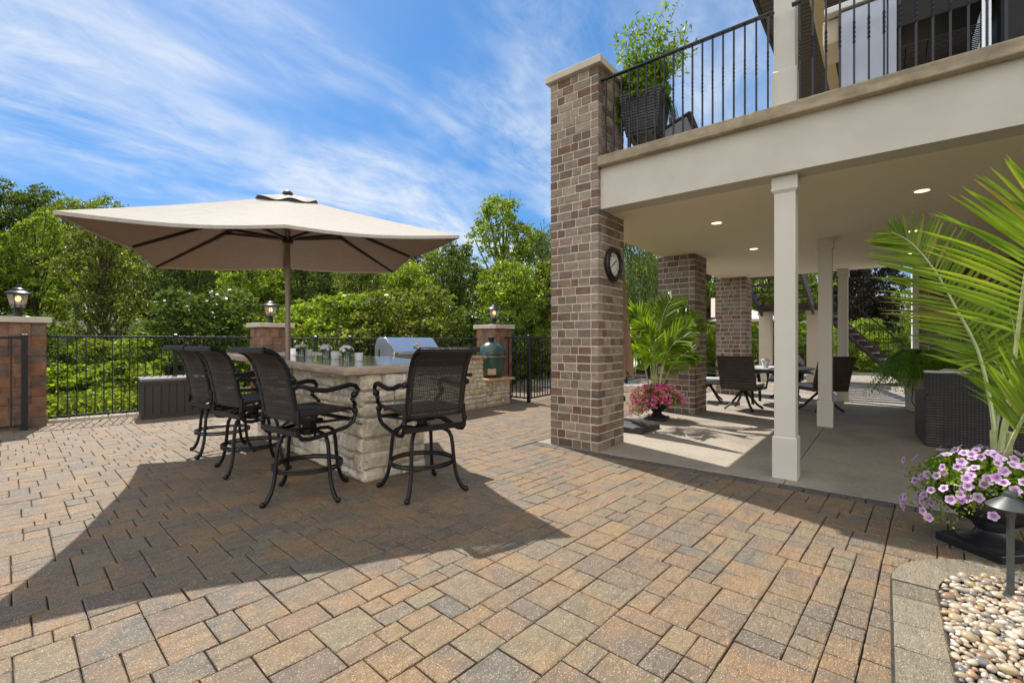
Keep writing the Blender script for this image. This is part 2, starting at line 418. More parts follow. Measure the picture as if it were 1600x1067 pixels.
def paver(mb, p, z=0.0, gap=.0032, ch=.004, tilt=.0014, depth=.03):
    p = [q for i, q in enumerate(p) if (Vector(q) - Vector(p[i-1])).length > 1e-3]
    if len(p) < 3 or area(p) < .0012: return
    a = inset(p, gap); 
    if not a: return
    b = inset(a, ch)
    if not b: return
    cx = sum(q[0] for q in p)/len(p); cy = sum(q[1] for q in p)/len(p)
    tx, ty, dz = random.uniform(-tilt,tilt)/.1, random.uniform(-tilt,tilt)/.1, random.uniform(-tilt,tilt)*.6
    h = lambda q: z + dz + tx*(q[0]-cx) + ty*(q[1]-cy)
    n = len(p)
    jit = lambda q: (q[0] + random.uniform(-.0018,.0018), q[1] + random.uniform(-.0018,.0018))
    a = [jit(q) for q in a]; b = [jit(q) for q in b]
    vs = [(q[0],q[1],h(q)) for q in b] + [(q[0],q[1],h(q)-ch*.8) for q in a] + [(q[0],q[1],z-depth) for q in a]
    mb.add(vs, [tuple(range(n))] + [(n+i, n+(i+1)%n, (i+1)%n, i) for i in range(n)] + [(2*n+i, 2*n+(i+1)%n, n+(i+1)%n, n+i) for i in range(n)])

SLABX, SLABY = -3.43, 4.72
def pave_area():
    rnd = random.Random(11); mb = MB(); c = .059; ang = R(-3.2); ca, sa = math.cos(ang), math.sin(ang)
    sizes = [(4,3)]*4 + [(3,4)]*3 + [(3,3)]*4 + [(3,2)]*2 + [(2,3)]*2 + [(4,4)]*3 + [(4,2)]*2 + [(5,3)]*2 + [(5,4)]*2 + [(2,2)]
    u = -12.6
    while u < 4.2:
        ws = rnd.choice([14,17,19]); hs = 330
        occ = [[0]*ws for _ in range(hs)]
        for j in range(hs):
            for i in range(ws):
                if occ[j][i]: continue
                fw = 0
                while i + fw < ws and not occ[j][i+fw]: fw += 1
                op = [s for s in sizes if s[0] <= fw and (fw - s[0]) != 1]
                if op: w, h = rnd.choice(op)
                else: w, h = fw, rnd.choice([2,3])
                h = min(h, hs - j)
                for b in range(h):
                    for a in range(w): occ[j+b][i+a] = 1
                x0, y0 = u + i*c, -2.4 + j*c; x1, y1 = x0 + w*c, y0 + h*c
                q = [(ca*x - sa*y, sa*x + ca*y) for x, y in ((x0,y0),(x1,y0),(x1,y1),(x0,y1))]
                cx, cy = (q[0][0]+q[2][0])/2, (q[0][1]+q[2][1])/2
                if cx < -10.6 or cy > 17.5 or cx > 4 or cy < -1.6: continue
                if cx > .45 and cy < 3.2: continue          # planting bed
                lo = clip(clip(q, 0,1, 4.57), -1,0, 10.25)
                if len(lo) > 2 and area(lo) > .0015: paver(mb, lo)
                hi = clip(clip(clip(q, 0,-1, -4.57), 1,0, SLABX-.02), -1,0, 10.25)
                if len(hi) > 2 and area(hi) > .0015: paver(mb, hi)
        u += ws*c
    return mb
struct('patio_paving', pave_area(), PAVE)
mb = MB()
x = SLABX
rnd = random.Random(3)
while x < 4:
    w = rnd.choice([.12,.18,.24,.18]); paver(mb, [(x,4.572),(x+w,4.572),(x+w,SLABY-.002),(x,SLABY-.002)], .001); x += w
struct('soldier_course_paving', mb, PAVED)
mb = MB(); mb.add([(-10.3,-2.2,-.012),(4.5,-2.2,-.012),(4.5,19,-.012),(-10.3,19,-.012)], [(0,1,2,3)])
struct('paving_joint_bed', mb, JOINT)
# far patio paving beyond the covered slab (larger, simple pale pavers)
def mk_slab():
    t = NT('stamped_concrete'); t.set(.68, spec=.35)
    n = t.noise(1.1, 6, .65, None, .5); c = t.ramp(n, [(.25,(.25,.215,.17)),(.5,(.36,.315,.255)),(.75,(.42,.375,.31))])
    f = t.noise(26, 5, .7); c = t.mix(1.0, c, t.ramp(f, [(.3,.82),(.7,1.12)]), 'MULTIPLY')
    t.base(c)
    h = t.math('ADD', t.math('MULTIPLY', t.noise(5, 6, .62, t.mapping((1,2.2,1)), 1.4), 2.0), t.math('MULTIPLY', t.noise(60, 4), .25))
    t.bump(h, .6, .014); return t.m
SLABM = mk_slab()
mb = MB()
for (x0,x1) in ((SLABX,-.72),(-.712,4.6)):
    for (y0,y1) in ((SLABY,7.9),(7.908,13.2)):
        mb.box(x0,x1,y0,y1,-.05,.004)
struct('concrete_floor', mb, SLABM, bevel=.004)
mb = MB(); rnd = random.Random(5)
yy = 13.21
while yy < 21.5:
    xx = SLABX + rnd.uniform(-.15,0)
    while xx < 5:
        w = rnd.choice([.2,.3,.25]); paver(mb, [(xx,yy),(xx+w,yy),(xx+w,yy+.2),(xx,yy+.2)], 0); xx += w
    yy += .2
struct('rear_paving', mb, mk_paver('rear_paver', [(.33,.28,.23),(.38,.32,.26),(.29,.25,.21)], False))
mb = MB(); mb.add([(-4,13.15,-.021),(6,13.15,-.021),(6,22,-.021),(-4,22,-.021)], [(0,1,2,3)])
struct('rear_joint_bed', mb, JOINT)
mb = MB(); mb.box(SLABX-.018, SLABX-.002, 4.22, 13.2, -.02, .008)
tag(obj('edging_strip', mb, CHROME), 'thin bright metal edging strip set in the paving beside the tall brick pillar', 'edging strip')

# ground beyond the patio: one sheet to the horizon with a hill that carries the wood
def ground_fn(u, v):
    x = -150 + 300*u; y = -150 + 300*v
    return x, y
GM = NT('ground_litter'); GM.set(.95)
GM.base(GM.ramp(GM.noise(1.5, 6, .7), [(.3,(.03,.035,.012)),(.55,(.05,.06,.02)),(.75,(.085,.075,.04))])); GM.bump(GM.noise(14, 6), .8, .05)
def hill(x, y):
    d = max(0.0, (-x*.9 + y*.45) - 16)
    return -.09 + min(3.0, d*.11)
mb = MB(); N = 90
mb.grid(lambda u, v: (-180 + 360*u, -180 + 360*v, hill(-180 + 360*u, -180 + 360*v)), N, N)
struct('ground', mb, GM.m, smooth=True)

# planting bed with its kerb and river stones
def kerb_line(x, y, r, n=8):
    pts = [(x, -1.4)]
    for i in range(n+1):
        a = PI - i/n*PI/2; pts.append((x + r + r*math.cos(a), y - r + r*math.sin(a)))
    pts.append((3.6, y)); return pts
mb = MB()
def along(L, n):
    seg = [(Vector(L[i]), Vector(L[i+1])) for i in range(len(L)-1)]; tot = sum((b-a).length for a,b in seg)
    out = []
    for k in range(n+1):
        d = tot*k/n
        for a, b in seg:
            l = (b-a).length
            if d <= l + 1e-6: out.append(tuple(a + (b-a)*min(1, d/l))); break
            d -= l
    return out
def kerb_blocks():
    mb = MB()
    def blk(a0, a1, b1, b0): paver(mb, [a0, b0, b1, a1] if area([a0,b0,b1,a1]) > 0 else [a0, a1, b1, b0], .012, .0045, .008, .0006, .05)
    y = -1.4; rnd = random.Random(2)
    while y < 3.17:
        h = min(rnd.choice([.15,.22,.28]), 3.17 - y)
        if 3.17 - (y+h) < .08: h = 3.17 - y
        blk((.02,y),(.02,y+h),(.205,y+h),(.205,y)); y += h
    k = 12; A = []; B = []
    for i in range(k+1):
        a = PI - (i/k + (.006 if i in (0,5,9) else 0))*PI/2; A.append((.62 + .6*math.cos(a), 3.173 + .6*math.sin(a))); B.append((.62 + .415*math.cos(a), 3.173 + .40*math.sin(a)))
    for i0, i1 in ((0,5),(5,9),(9,12)):
        pts = A[i0:i1+1] + B[i0:i1+1][::-1]
        if area(pts) < 0: pts = pts[::-1]
        n = len(pts); ins = pts
        mb.add([(p[0],p[1],.0125) for p in pts] + [(p[0],p[1],-.04) for p in pts], [tuple(range(n))] + [(n+i, n+(i+1)%n, (i+1)%n, i) for i in range(n)])
    x = .623
    while x < 3.4:
        w = rnd.choice([.24,.3,.36]); blk((x,3.773),(x+w,3.773),(x+w,3.573),(x,3.573)); x += w
    return mb
struct('planting_bed_kerb', kerb_blocks(), KERBM)
mb = MB(); q = [(3.6,3.779),(.62,3.779)] + [(.62 + .606*math.cos(PI/2 + i/12*PI/2), 3.173 + .606*math.sin(PI/2 + i/12*PI/2)) for i in range(1,12)] + [(.014,3.173),(.014,-1.4),(3.6,-1.4)]
mb.prism(q, -.02, .0055); struct('kerb_joint', mb, JOINT)
mb = MB(); mb.prism([(.2,-1.4),(3.5,-1.4),(3.5,3.575),(.62,3.575),(.33,3.46),(.2,3.17)], -.03, .0085)
struct('planting_bed_soil', mb, SOIL)
def stones():
    rnd = random.Random(21); V = []; F = []
    base = MB(); base.ball((0,0,0), 1, 12, 7); bv = np.array(base.v); bf = base.f
    out = MB(); placed = {}
    def try_put(x, y, r):
        key = (int(x/.06), int(y/.06))
        for i in (-1,0,1):
            for j in (-1,0,1):
                for (a,b,c) in placed.get((key[0]+i,key[1]+j), []):
                    if (a-x)**2 + (b-y)**2 < ((c+r)*.72)**2: return False
        placed.setdefault(key, []).append((x,y,r)); return True
    for k in range(26000):
        x = rnd.uniform(.210, 1.7); y = rnd.uniform(1.2, 3.56)
        r = rnd.choice([.012,.015,.018,.021,.026]) * (1 if k < 5000 else .75)
        if x < .62 and y > 3.17 and (x-.62)**2 + (y-3.17)**2 > (.405-r*.7)**2: continue
        if not try_put(x, y, r): continue
        sx, sy, sz = r*rnd.uniform(.95,1.45), r*rnd.uniform(.75,1.0), r*rnd.uniform(.5,.8)
        a = rnd.uniform(0, PI); t = rnd.uniform(-.35,.35); tb = rnd.uniform(-.3,.3)
        M = np.array(Matrix.Rotation(a,3,'Z') @ Matrix.Rotation(t,3,'X') @ Matrix.Rotation(tb,3,'Y'))
        v = bv*np.array([sx,sy,sz]); v = v*(1 + .10*np.sin(bv[:, [1,2,0]]*2.3 + rnd.uniform(0,6)))
        v = v @ M.T + np.array([x,y,.012 + sz*rnd.uniform(.3,1.1)])
        out.add(v.tolist(), bf)
    return out
PEB = mat_islands('river_pebble', [(.46,.38,.27),(.19,.185,.18),(.42,.25,.11),(.56,.51,.43),(.27,.235,.19),(.14,.145,.15),(.43,.34,.21),(.33,.27,.2),(.24,.13,.08),(.50,.43,.32),(.60,.56,.49),(.38,.28,.15)], .36, .18, 40, .1, 90, .002)
o = obj('river_gravel', stones(), PEB, smooth=True, ang=80); o['kind'] = 'stuff'

# ------------------------------------------------------------------ house
PX0, PX1 = -3.23, -2.573
def brick_pillar(name, label, x0, y0, w, h, seed, group, caph=0):
    t = thing(name, label, 'pillar', (x0 + w/2, y0 + w/2, 0), 0, group)
    rnd = random.Random(seed); mb = MB(); mo = MB(); hw = w/2; d = .09; ch = .1; g = .0135
    rows = int(round(h/ch)); ch = h/rows
    for r in range(rows):
        z0 = r*ch + g/2; z1 = (r+1)*ch - g/2
        odd = r % 2
        for side in range(4):
            s0, s1 = (0, w - d - g) if not odd else (d + g, w)
            cuts = [s0]; L = s1 - s0
            if odd: cuts += [s0 + L*.18*rnd.uniform(.9,1.1), s0 + L*.5 + rnd.uniform(-.03,.03), s0 + L*.82] if r % 4 == 1 else [s0 + L*.33, s0 + L*.52, s0 + L*.8 + rnd.uniform(-.02,.02)]
            else: cuts += [s0 + L*.22 + rnd.uniform(-.02,.02), s0 + L*.56, s0 + L*.78] if r % 4 == 0 else [s0 + L*.30, s0 + L*.63 + rnd.uniform(-.03,.03)]
            cuts.append(s1)
            for a, b in zip(cuts[:-1], cuts[1:]):
                a2 = a + (g/2 if a > s0 else 0); b2 = b - (g/2 if b < s1 else 0); p = rnd.uniform(0,.004)
                # side runs along local s from corner; outward at -hw
                q = MB(); q.box(-hw + a2, -hw + b2, -hw - p, -hw + d, z0 + rnd.uniform(0,.002), z1 - rnd.uniform(0,.002))
                q.rot(side*PI/2); mb.join(q)
    mo.box(-hw+.006, hw-.006, -hw+.006, hw-.006, 0, h)
    obj('brickwork', mb, BRICK, t); obj('mortar', mo, MORTAR, t)
    if caph:
        c = MB(); e = hw + .055; c.prism([(-e,-e),(e,-e),(e,e),(-e,e)], h, h + caph)
        obj('cap', c, CAPST, t, bevel=.008)
    return t
brick_pillar('brick_pillar', 'tall brick pillar with stone cap rising past the balcony, round clock on its side', PX0, 4.74, .657, 4.45, 1, 'brick pillars of the balcony', .085)
brick_pillar('brick_pillar', 'brick pillar behind the pink flower urn, second from the front', PX0, 8.18, .657, 2.795, 2, 'brick pillars of the balcony')
brick_pillar('brick_pillar', 'farthest brick pillar with a wall lantern, behind the dining chairs', PX0, 11.86, .657, 2.795, 3, 'brick pillars of the balcony')

def column(label, x1, y0, zb, h, group):
    w, s = .2, .172
    t = thing('square_column', label, 'column', (x1 - w/2, y0 + w/2, zb), 0, group)
    mb = MB(); hw, hs = w/2, s/2
    sq = lambda e: [(-e,-e),(e,-e),(e,e),(-e,e)]
    b = MB(); b.prism(sq(hw), 0, .36); b.join(MB().prism(sq(hw), .36, .385)); 
    b = MB(); vs = []
    for e, z in ((hw,0),(hw,.375),(hs+.003,.39)): vs += [(x,y,z) for x,y in sq(e)]
    b.add(vs, [(3,2,1,0),(8,9,10,11)] + [(4*k+i, 4*k+(i+1)%4, 4*k+4+(i+1)%4, 4*k+4+i) for k in range(2) for i in range(4)])
    obj('base', b, PAINT, t)
    c = MB(); c.prism(sq(hs), .39, h - .145); obj('shaft', c, PAINT, t, bevel=.004)
    d = MB(); vs = []
    for e, z in ((hs+.002,h-.15),(hs+.022,h-.125),(hs+.022,h-.11),(hs+.018,h-.105),(hs+.018,h),): vs += [(x,y,z) for x,y in sq(e)]
    d.add(vs, [(3,2,1,0),(16,17,18,19)] + [(4*k+i, 4*k+(i+1)%4, 4*k+4+(i+1)%4, 4*k+4+i) for k in range(4) for i in range(4)])
    obj('capital', d, PAINT, t)
    return t
column('square painted column nearest the camera under the balcony edge', -.63, 4.875, .004, 2.79, 'painted columns under the balcony')
column('middle painted column standing between the nearest and farthest ones', -.61, 8.235, .004, 2.79, 'painted columns under the balcony')
column('farthest painted column at the back of the covered patio', -.615, 11.92, .004, 2.79, 'painted columns under the balcony')
column('square painted column on the balcony ledge that carries the porch roof', -.63, 4.86, 3.387, 2.62, None)

hs = thing('house', 'two storey house with covered patio, stucco balcony edge and porch roof above', 'house', (0,9,0), absolute=True)
mb = MB(); mb.box(PX1+.001, 7.5, 4.79, 5.05, 2.80, 3.27); mb.box(-3.15,-2.95, 5.41, 12.2, 2.803, 3.27)
obj('balcony_fascia', mb, STUCCO, hs)
mb = MB(); mb.box(-3.149, 7.5, 5.041, 12.2, 2.797, 3.3); obj('ceiling', mb, SOFFIT, hs)
mb = MB(); mb.box(PX1+.002, 2.2, 4.70, 5.3, 3.27, 3.385); mb.box(2.206, 7.5, 4.70, 5.3, 3.27, 3.385); mb.box(-3.24,-2.9, 5.42, 12.25, 3.27, 3.385)
obj('stone_ledge', mb, LEDGE, hs, bevel=.012)
mb = MB(); mb.box(-2.9, 7.5, 5.3, 12.2, 3.3, 3.36); obj('balcony_floor', mb, SLABM, hs)
mb = MB(); mb.box(3.2, 3.4, 5.1, 12.3, .004, 2.797); obj('side_wall', mb, STUCCO, hs)
def brick_wall_face(x0, x1, y, z0, z1, seed):
    rnd = random.Random(seed); mb = MB(); z = z0; r = 0
    while z < z1 - .02:
        x = x0 - (.15 if r % 2 else 0)
        while x < x1:
            a, b = max(x, x0), min(x+.29, x1)
            if b - a > .02: mb.box(a+.004, b-.004, y - rnd.uniform(.004,.009), y + .05, z+.004, min(z+.096, z1))
            x += .298
        z += .1; r += 1
    return mb
mb = MB(); mb.box(.5, 3.4, 12.17, 12.75, .004, 2.796); obj('back_wall', mb, MORTAR, hs)
obj('back_wall_brickwork', brick_wall_face(.5, 3.2, 12.168, .01, 2.79, 9), BRICK, hs)
mb = MB(); mb.box(.40,.499, 12.10, 12.76, .004, 2.796); obj('corner_trim', mb, WHITEP, hs, bevel=.004)
# upper storey: porch roof, beam, siding wall
mb = MB(); mb.box(-1.43, 7.5, 4.55, 14, 6.26, 6.42); mb.box(-1.45, -1.40, 4.5, 14, 6.02, 6.30); mb.box(-1.395, 7.5, 4.5, 4.55, 6.02, 6.30)
obj('roof', mb, DARK, hs)
mb = MB()
for k in range(92):
    y = 4.56 + k*.1
    mb.box(-1.39, -.835, y, y+.09, 6.018, 6.05); mb.box(-.665, 7.4, y, y+.09, 6.018, 6.05)
mb.box(-1.39, 7.4, 4.56, 13.8, 6.051, 6.06)
obj('porch_ceiling', mb, SIDING, hs)
mb = MB(); mb.box(-.83, -.67, 4.55, 13.9, 5.985, 6.24); obj('porch_beam', mb, TRIMT, hs)
mb = MB()
for k in range(26): 
    z = 3.36 + k*.1; mb.add([(1.0,9.0,z),(7.4,9.0,z),(7.4,9.02,z+.1),(1.0,9.02,z+.1)], [(0,1,2,3)])
mb.box(1.0,7.4,9.025,9.2,3.36,6.0); mb.box(1.0,1.15,9.2,13.8,3.36,6.0)
obj('upper_wall', mb, SIDING, hs)

# recessed lights
def downlight(x, y, label):
    t = thing('recessed_light', label, 'ceiling light', (x,y,2.797), 0, 'recessed lights in the patio ceiling')
    a = MB(); a.lathe([(.062,-.003),(.092,-.006),(.098,-.002),(.098,0),(.062,0)], 28, cap=False); obj('trim_ring', a, SOFFIT, t, smooth=True)
    b = MB(); b.lathe([(.001,-.0025),(.063,-.0025)], 28, cap=False); 
    b = MB(); b.lathe([(.062,-.003),(.062,-.001)], 28); obj('lens', b, DOWNL, t)
downlight(-1.70, 6.28, 'glowing recessed ceiling light nearest the brick pillar with the clock')
downlight(-1.70, 8.42, 'glowing recessed ceiling light above the way to the dining table')
downlight(-1.70, 10.6, 'glowing recessed ceiling light over the dining table')
downlight(.28, 6.25, 'glowing recessed ceiling light beside the round ceiling speaker')
downlight(.28, 8.45, 'glowing recessed ceiling light half hidden by the palm tips')
downlight(.28, 10.6, 'glowing recessed ceiling light farthest back near the house wall')
t = MB(); t.lathe([(.11,-.006),(.115,-.003),(.115,0)], 28)
tag(obj('ceiling_speaker', t.move((0,0,0)), SOFFIT), 'flush round ceiling speaker painted like the patio ceiling', 'speaker').location = (.27,6.72,2.797)

# balcony railing with twisted balusters
def baluster_mesh(h, w=.0075):
    mb = MB(); zs = []; N = 20
    vs = []; st = [(0,0),(.40*h,0)] + [(.40*h + .22*h*i/N, i/N*2.5*PI) for i in range(1,N+1)] + [(h,2.5*PI)]
    for z, a in st:
        for k in range(4):
            b = a + PI/4 + k*PI/2; vs.append((w*1.414*math.cos(b), w*1.414*math.sin(b), z))
    n = len(st)
    mb.add(vs, [(i*4+k, i*4+(k+1)%4, (i+1)*4+(k+1)%4, (i+1)*4+k) for i in range(n-1) for k in range(4)])
    return mesh_of('baluster', mb, RAILP)
BAL = baluster_mesh(.885)
def railing(label, x0, x1, y, z):
    t = thing('iron_railing', label, 'railing', ((x0+x1)/2, y, z), 0, 'balcony railings', True)
    a = MB(); a.beam((x0,y,z+.905),(x1,y,z+.905), .045, .022); obj('top_rail', a, RAILP, t, bevel=.004)
    a = MB(); a.beam((x0,y,z+.012),(x1,y,z+.012), .03, .014); obj('bottom_rail', a, RAILP, t)
    x = x0 + .06
    while x < x1 - .02:
        o = bpy.data.objects.new('baluster', BAL); COL.objects.link(o); o.parent = t
        o.location = (x - (x0+x1)/2, 0, .015); x += .0975
railing('black iron railing with twisted balusters from brick pillar to balcony column', PX1+.005, -.80, 4.80, 3.385)
railing('black iron railing with twisted balusters in front of the balcony grill', -.66, 3.2, 4.80, 3.385)
# ------------------------------------------------------------------ stone work
def stone_face(mb, O, ux, L, z0, z1, nrm, seed, hmin=.08, hmax=.2, lmin=.10, lmax=.36, out=.022, deep=.05, ext=(0,0)):
    rnd = random.Random(seed); O = Vector(O); ux = Vector(ux).normalized(); nrm = Vector(nrm).normalized(); up = Vector((0,0,1))
    z = z0; g = .007
    def stone(a, b, c, d):
        p = rnd.uniform(.25, 1)*out; j = min(.012, (b-a)*.08, (d-c)*.1); ch = min(.014, (d-c)*.16)
        q = [(a+g, c+g), (b-g, c+g), (b-g, d-g), (a+g, d-g)]
        q = [(x + rnd.uniform(-j,j)*.6, y + rnd.uniform(-j,j)*.6) for x, y in q]
        cx = sum(x for x,_ in q)/4; cy = sum(y for _,y in q)/4
        pt = lambda x, y, w: O + ux*x + up*y + nrm*w
        # ring points with mid-edge jitter so outlines are uneven
        ring = []
        for i in range(4):
            x0, y0 = q[i]; x1, y1 = q[(i+1)%4]
            ring.append((x0 + (cx-x0)*.05, y0 + (cy-y0)*.05))
            for k in (.33,.67): ring.append((x0+(x1-x0)*k + rnd.uniform(-j,j)*.5, y0+(y1-y0)*k + rnd.uniform(-j,j)*.5))
        n = 12
        def shr(r, e): return [(x + (cx-x)/max(abs(cx-x),1e-4)*min(e,abs(cx-x)), y + (cy-y)/max(abs(cy-y),1e-4)*min(e,abs(cy-y))) for x,y in r]
        r2 = shr(ring, ch); r3 = shr(ring, ch*2.6)
        t1, t2 = rnd.uniform(-.02,.02), rnd.uniform(-.02,.02)
        vs = [pt(x,y,-deep) for x,y in ring] + [pt(x,y,p*.35) for x,y in ring] + [pt(x,y,p + t1*(x-cx) + t2*(y-cy) + rnd.uniform(-.005,.005)) for x,y in r2] \
             + [pt(x,y,p + .004 + t1*(x-cx) + t2*(y-cy) + rnd.uniform(-.006,.006)) for x,y in r3]
        fs = []
        for k in range(3): fs += [(k*n+i, k*n+(i+1)%n, (k+1)*n+(i+1)%n, (k+1)*n+i) for i in range(n)]
        fs.append(tuple(3*n + i for i in range(n)))
        if ux.cross(up).dot(nrm) < 0: fs = [f[::-1] for f in fs]
        mb.add(vs, fs)
    while z < z1 - .01:
        h = min(rnd.uniform(hmin, hmax), z1 - z)
        if z1 - z - h < hmin*.8: h = z1 - z
        x = -ext[0]; e = L + ext[1]
        while x < e - .01:
            l = rnd.uniform(lmin, lmax)
            if e - x - l < lmin*.8: l = e - x
            if h > hmin*1.7 and l > .16 and rnd.random() < .35:
                m = z + h*rnd.uniform(.4,.6); stone(x, x+l, z, m); stone(x, x+l, m, z+h)
            else: stone(x, x+l, z, z+h)
            x += l
        z += h
# ---- the bar
BC = Vector((-1.437, 3.95)); D1 = Vector((-.721,.693)); D2 = Vector((.693,.721))
def bar(s, t, z=0):
    p = BC + D1*s + D2*t; return W(p.x, p.y, z)
BZ = lambda s: 1.05 + .0165*s
def barw(v, dz=0):                     # top height of the counter at a world point
    X = CA*v.x + SA*v.y; Y = -SA*v.x + CA*v.y
    return BZ((Vector((X,Y)) - BC).dot(D1)) + dz
bt = thing('stone_bar', 'limestone bar with polished granite counter pierced by the big umbrella pole', 'bar counter', bar(1.5,.5), absolute=True)
bd1 = (bar(1,0) - bar(0,0)).normalized(); bd2 = (bar(0,1) - bar(0,0)).normalized()
mb = MB(); p4 = [bar(.05,.22), bar(2.9,.22), bar(2.9,.85), bar(.05,.85)]; mb.prism([(p.x,p.y) for p in p4][::-1], 0, .985)
obj('mortar_core', mb, LMORT, bt)
mb = MB()
stone_face(mb, bar(.05,.22), bd1, 2.85, .004, .985, -bd2, 31, .08,.17,.12,.34, .042, .05, (0,0))
stone_face(mb, bar(.05,.20), bd2, .66, .004, .985, -bd1, 32, .10,.21,.17,.36, .042, .05, (0,0))
stone_face(mb, bar(2.9,.85), -bd2, .63, .004, .99, bd1, 33)
stone_face(mb, bar(2.9,.85), -bd1, 2.85, .004, .99, bd2, 34)
obj('stone_veneer', mb, LIME, bt, smooth=True, ang=32)
def slab(poly, zf, th, seed, topm, edgem, root, name='counter_slab'):
    rnd = random.Random(seed); pts = []
    n = len(poly)
    for i in range(n):
        a, b = poly[i], poly[(i+1)%n]; m = max(2, int((b-a).length/.07))
        for k in range(m): pts.append(a + (b-a)*k/m)
    c = sum(pts, Vector((0,0,0)))/len(pts); n = len(pts)
    top = [(p.x,p.y,zf(p)) for p in pts]
    t = MB(); inn = [p + (c-p).normalized()*.012 for p in pts]
    t.add([(p.x,p.y,zf(p)) for p in inn] + [(p.x,p.y,zf(p)-.02) for p in inn], [tuple(range(n)), tuple(range(2*n-1,n-1,-1))])
    o = obj(name, t, topm, root)
    e = MB(); L = []
    for lv, (inw, dz) in enumerate(((.0125,-.0005),(.004,-.006),(-.006,-.03),(-.002,-th+.008),(.02,-th))):
        for p in pts:
            j = rnd.uniform(-.005,.005) if lv in (1,2,3) else 0
            q = p + (c-p).normalized()*(inw + j); L.append((q.x,q.y,zf(p)+dz + (rnd.uniform(-.003,.003) if lv in (2,3) else 0)))
    fs = [(k*n+i, (k+1)*n+i, (k+1)*n+(i+1)%n, k*n+(i+1)%n) for k in range(4) for i in range(n)] + [tuple(range(5*n-1, 4*n-1, -1))]
    e.add(L, fs)
    if area([(p.x,p.y) for p in poly]) < 0: e.f = [f[::-1] for f in e.f]; t.f = [f[::-1] for f in t.f]
    obj('chiselled_edge', e, edgem, o, smooth=True, ang=50)
    return o
slab([bar(0,0), bar(0,1.26), bar(3.55,1.26), bar(3.55,0)], lambda p: barw(p), .078, 5, GRAN, GEDGE, bt)
# ---- kitchen run with grill and lower ledge
kt = thing('outdoor_kitchen', 'limestone outdoor kitchen wall running back from the bar with a lower end ledge', 'kitchen counter', (-6.3,5.4,0), absolute=True)
mb = MB(); mb.box(-6.66,-5.965,3.80,6.44,0,.94); mb.box(-6.66,-5.965,6.441,7.24,0,.49); obj('mortar_core', mb, LMORT, kt)
mb = MB()
stone_face(mb, (-5.965,3.8,0), (0,1,0), 2.67, .004, .945, (1,0,0), 41, .07,.15,.09,.26, .02, .04)
stone_face(mb, (-5.965,6.47,0), (0,1,0), .80, .004, .50, (1,0,0), 42, .06,.13,.08,.22, .02, .04)
stone_face(mb, (-5.96,6.44,0), (-1,0,0), .7, .56, .945, (0,1,0), 43, .1,.2)
stone_face(mb, (-5.96,7.24,0), (-1,0,0), .7, .004, .50, (0,1,0), 44, .07,.15)
obj('stone_veneer', mb, LIME, kt, smooth=True, ang=32)
V3 = lambda x, y: Vector((x,y,0))
slab([V3(-5.90,3.78), V3(-5.90,6.50), V3(-6.7,6.50), V3(-6.7,3.78)], lambda p: 1.0, .055, 6, GRAN, SANDST, kt)
slab([V3(-5.88,6.52), V3(-5.88,7.33), V3(-6.7,7.33), V3(-6.7,6.52)], lambda p: .55, .055, 7, SANDST, SANDST, kt, 'ledge_slab')

# ---- grill set in the kitchen counter
gt = thing('gas_grill', 'stainless steel grill hood set into the stone kitchen counter', 'grill', (-6.2,4.9,1.0))
prof = [(-.27,0),(-.27,.2),(-.2,.32),(-.15,.335),(0.0,.335),(.05,.315),(.225,.13),(.25,.10),(.25,0)]
mb = MB(); n = len(prof)
vs = [(x, y, z) for y in (-.49,.49) for x, z in prof]
mb.add(vs, [tuple(range(n)), tuple(range(2*n-1,n-1,-1))] + [(n+i, n+(i+1)%n, (i+1)%n, i) for i in range(n)])
hood = obj('hood', mb, CHROME, gt, smooth=True, ang=12, bevel=.012)
mb = MB(); mb.tube([(.285,-.36,.075),(.285,.36,.075)], .014, 10)
for s in (-.33,.33): mb.tube([(.24,s,.075),(.29,s,.075)], .011, 8)
obj('handle', mb, CHROME, hood, smooth=True)
mb = MB(); mb.tube([(0.186,0,.2),(.196,0,.207)], .04, 20); obj('gauge', mb, WHITEG, hood, smooth=True)
mb = MB(); mb.tube([(0.197,0,.208),(.199,0,.2095)], .028, 20); obj('gauge_dial', mb, TERRA, hood)
mb = MB(); mb.box(-.15,-.13,-.497,-.488,.02,.14); obj('hinge_slot', mb, DARK, hood)
mb = MB(); mb.box(-.28,.30,-.53,.53,.002,.03); obj('bezel', mb, CHROME, gt, bevel=.004)
mb = MB(); mb.box(.265,.31,-.5,.5,-.16,.0); pn = obj('control_panel', mb, CHROME, gt, bevel=.006)
mb = MB()
for k in range(5): mb.tube([(.31,-.36+.18*k,-.08),(.335,-.36+.18*k,-.08)], .022, 14)
obj('knobs', mb, DARK, pn, smooth=True)

# ---- green ceramic egg cooker
et = thing('ceramic_egg_cooker', 'dark green egg shaped ceramic cooker on the low sandstone ledge', 'cooker', (-6.2,6.97,.552))
mb = MB(); mb.lathe([(.12,0),(.205,.004),(.235,.06),(.262,.18),(.272,.30),(.272,.40),(.262,.405),(.1,.405)], 36); obj('firebowl', mb, EGG, et, smooth=True)
mb = MB(); mb.lathe([(.1,.435),(.268,.432),(.285,.44),(.278,.50),(.25,.575),(.2,.64),(.13,.69),(.055,.712),(.0005,.714)], 36, cap=False); lid = obj('lid', mb, EGG, et, smooth=True)
mb = MB(); mb.lathe([(.266,.408),(.29,.408),(.29,.43),(.266,.43)], 36); obj('steel_band', mb, STEEL2, et, smooth=True)
mb = MB(); mb.lathe([(.05,.70),(.052,.76),(.072,.762),(.076,.80),(.05,.808),(.0005,.81)], 20, cap=False); obj('vent_cap', mb, IRON, lid, smooth=True)
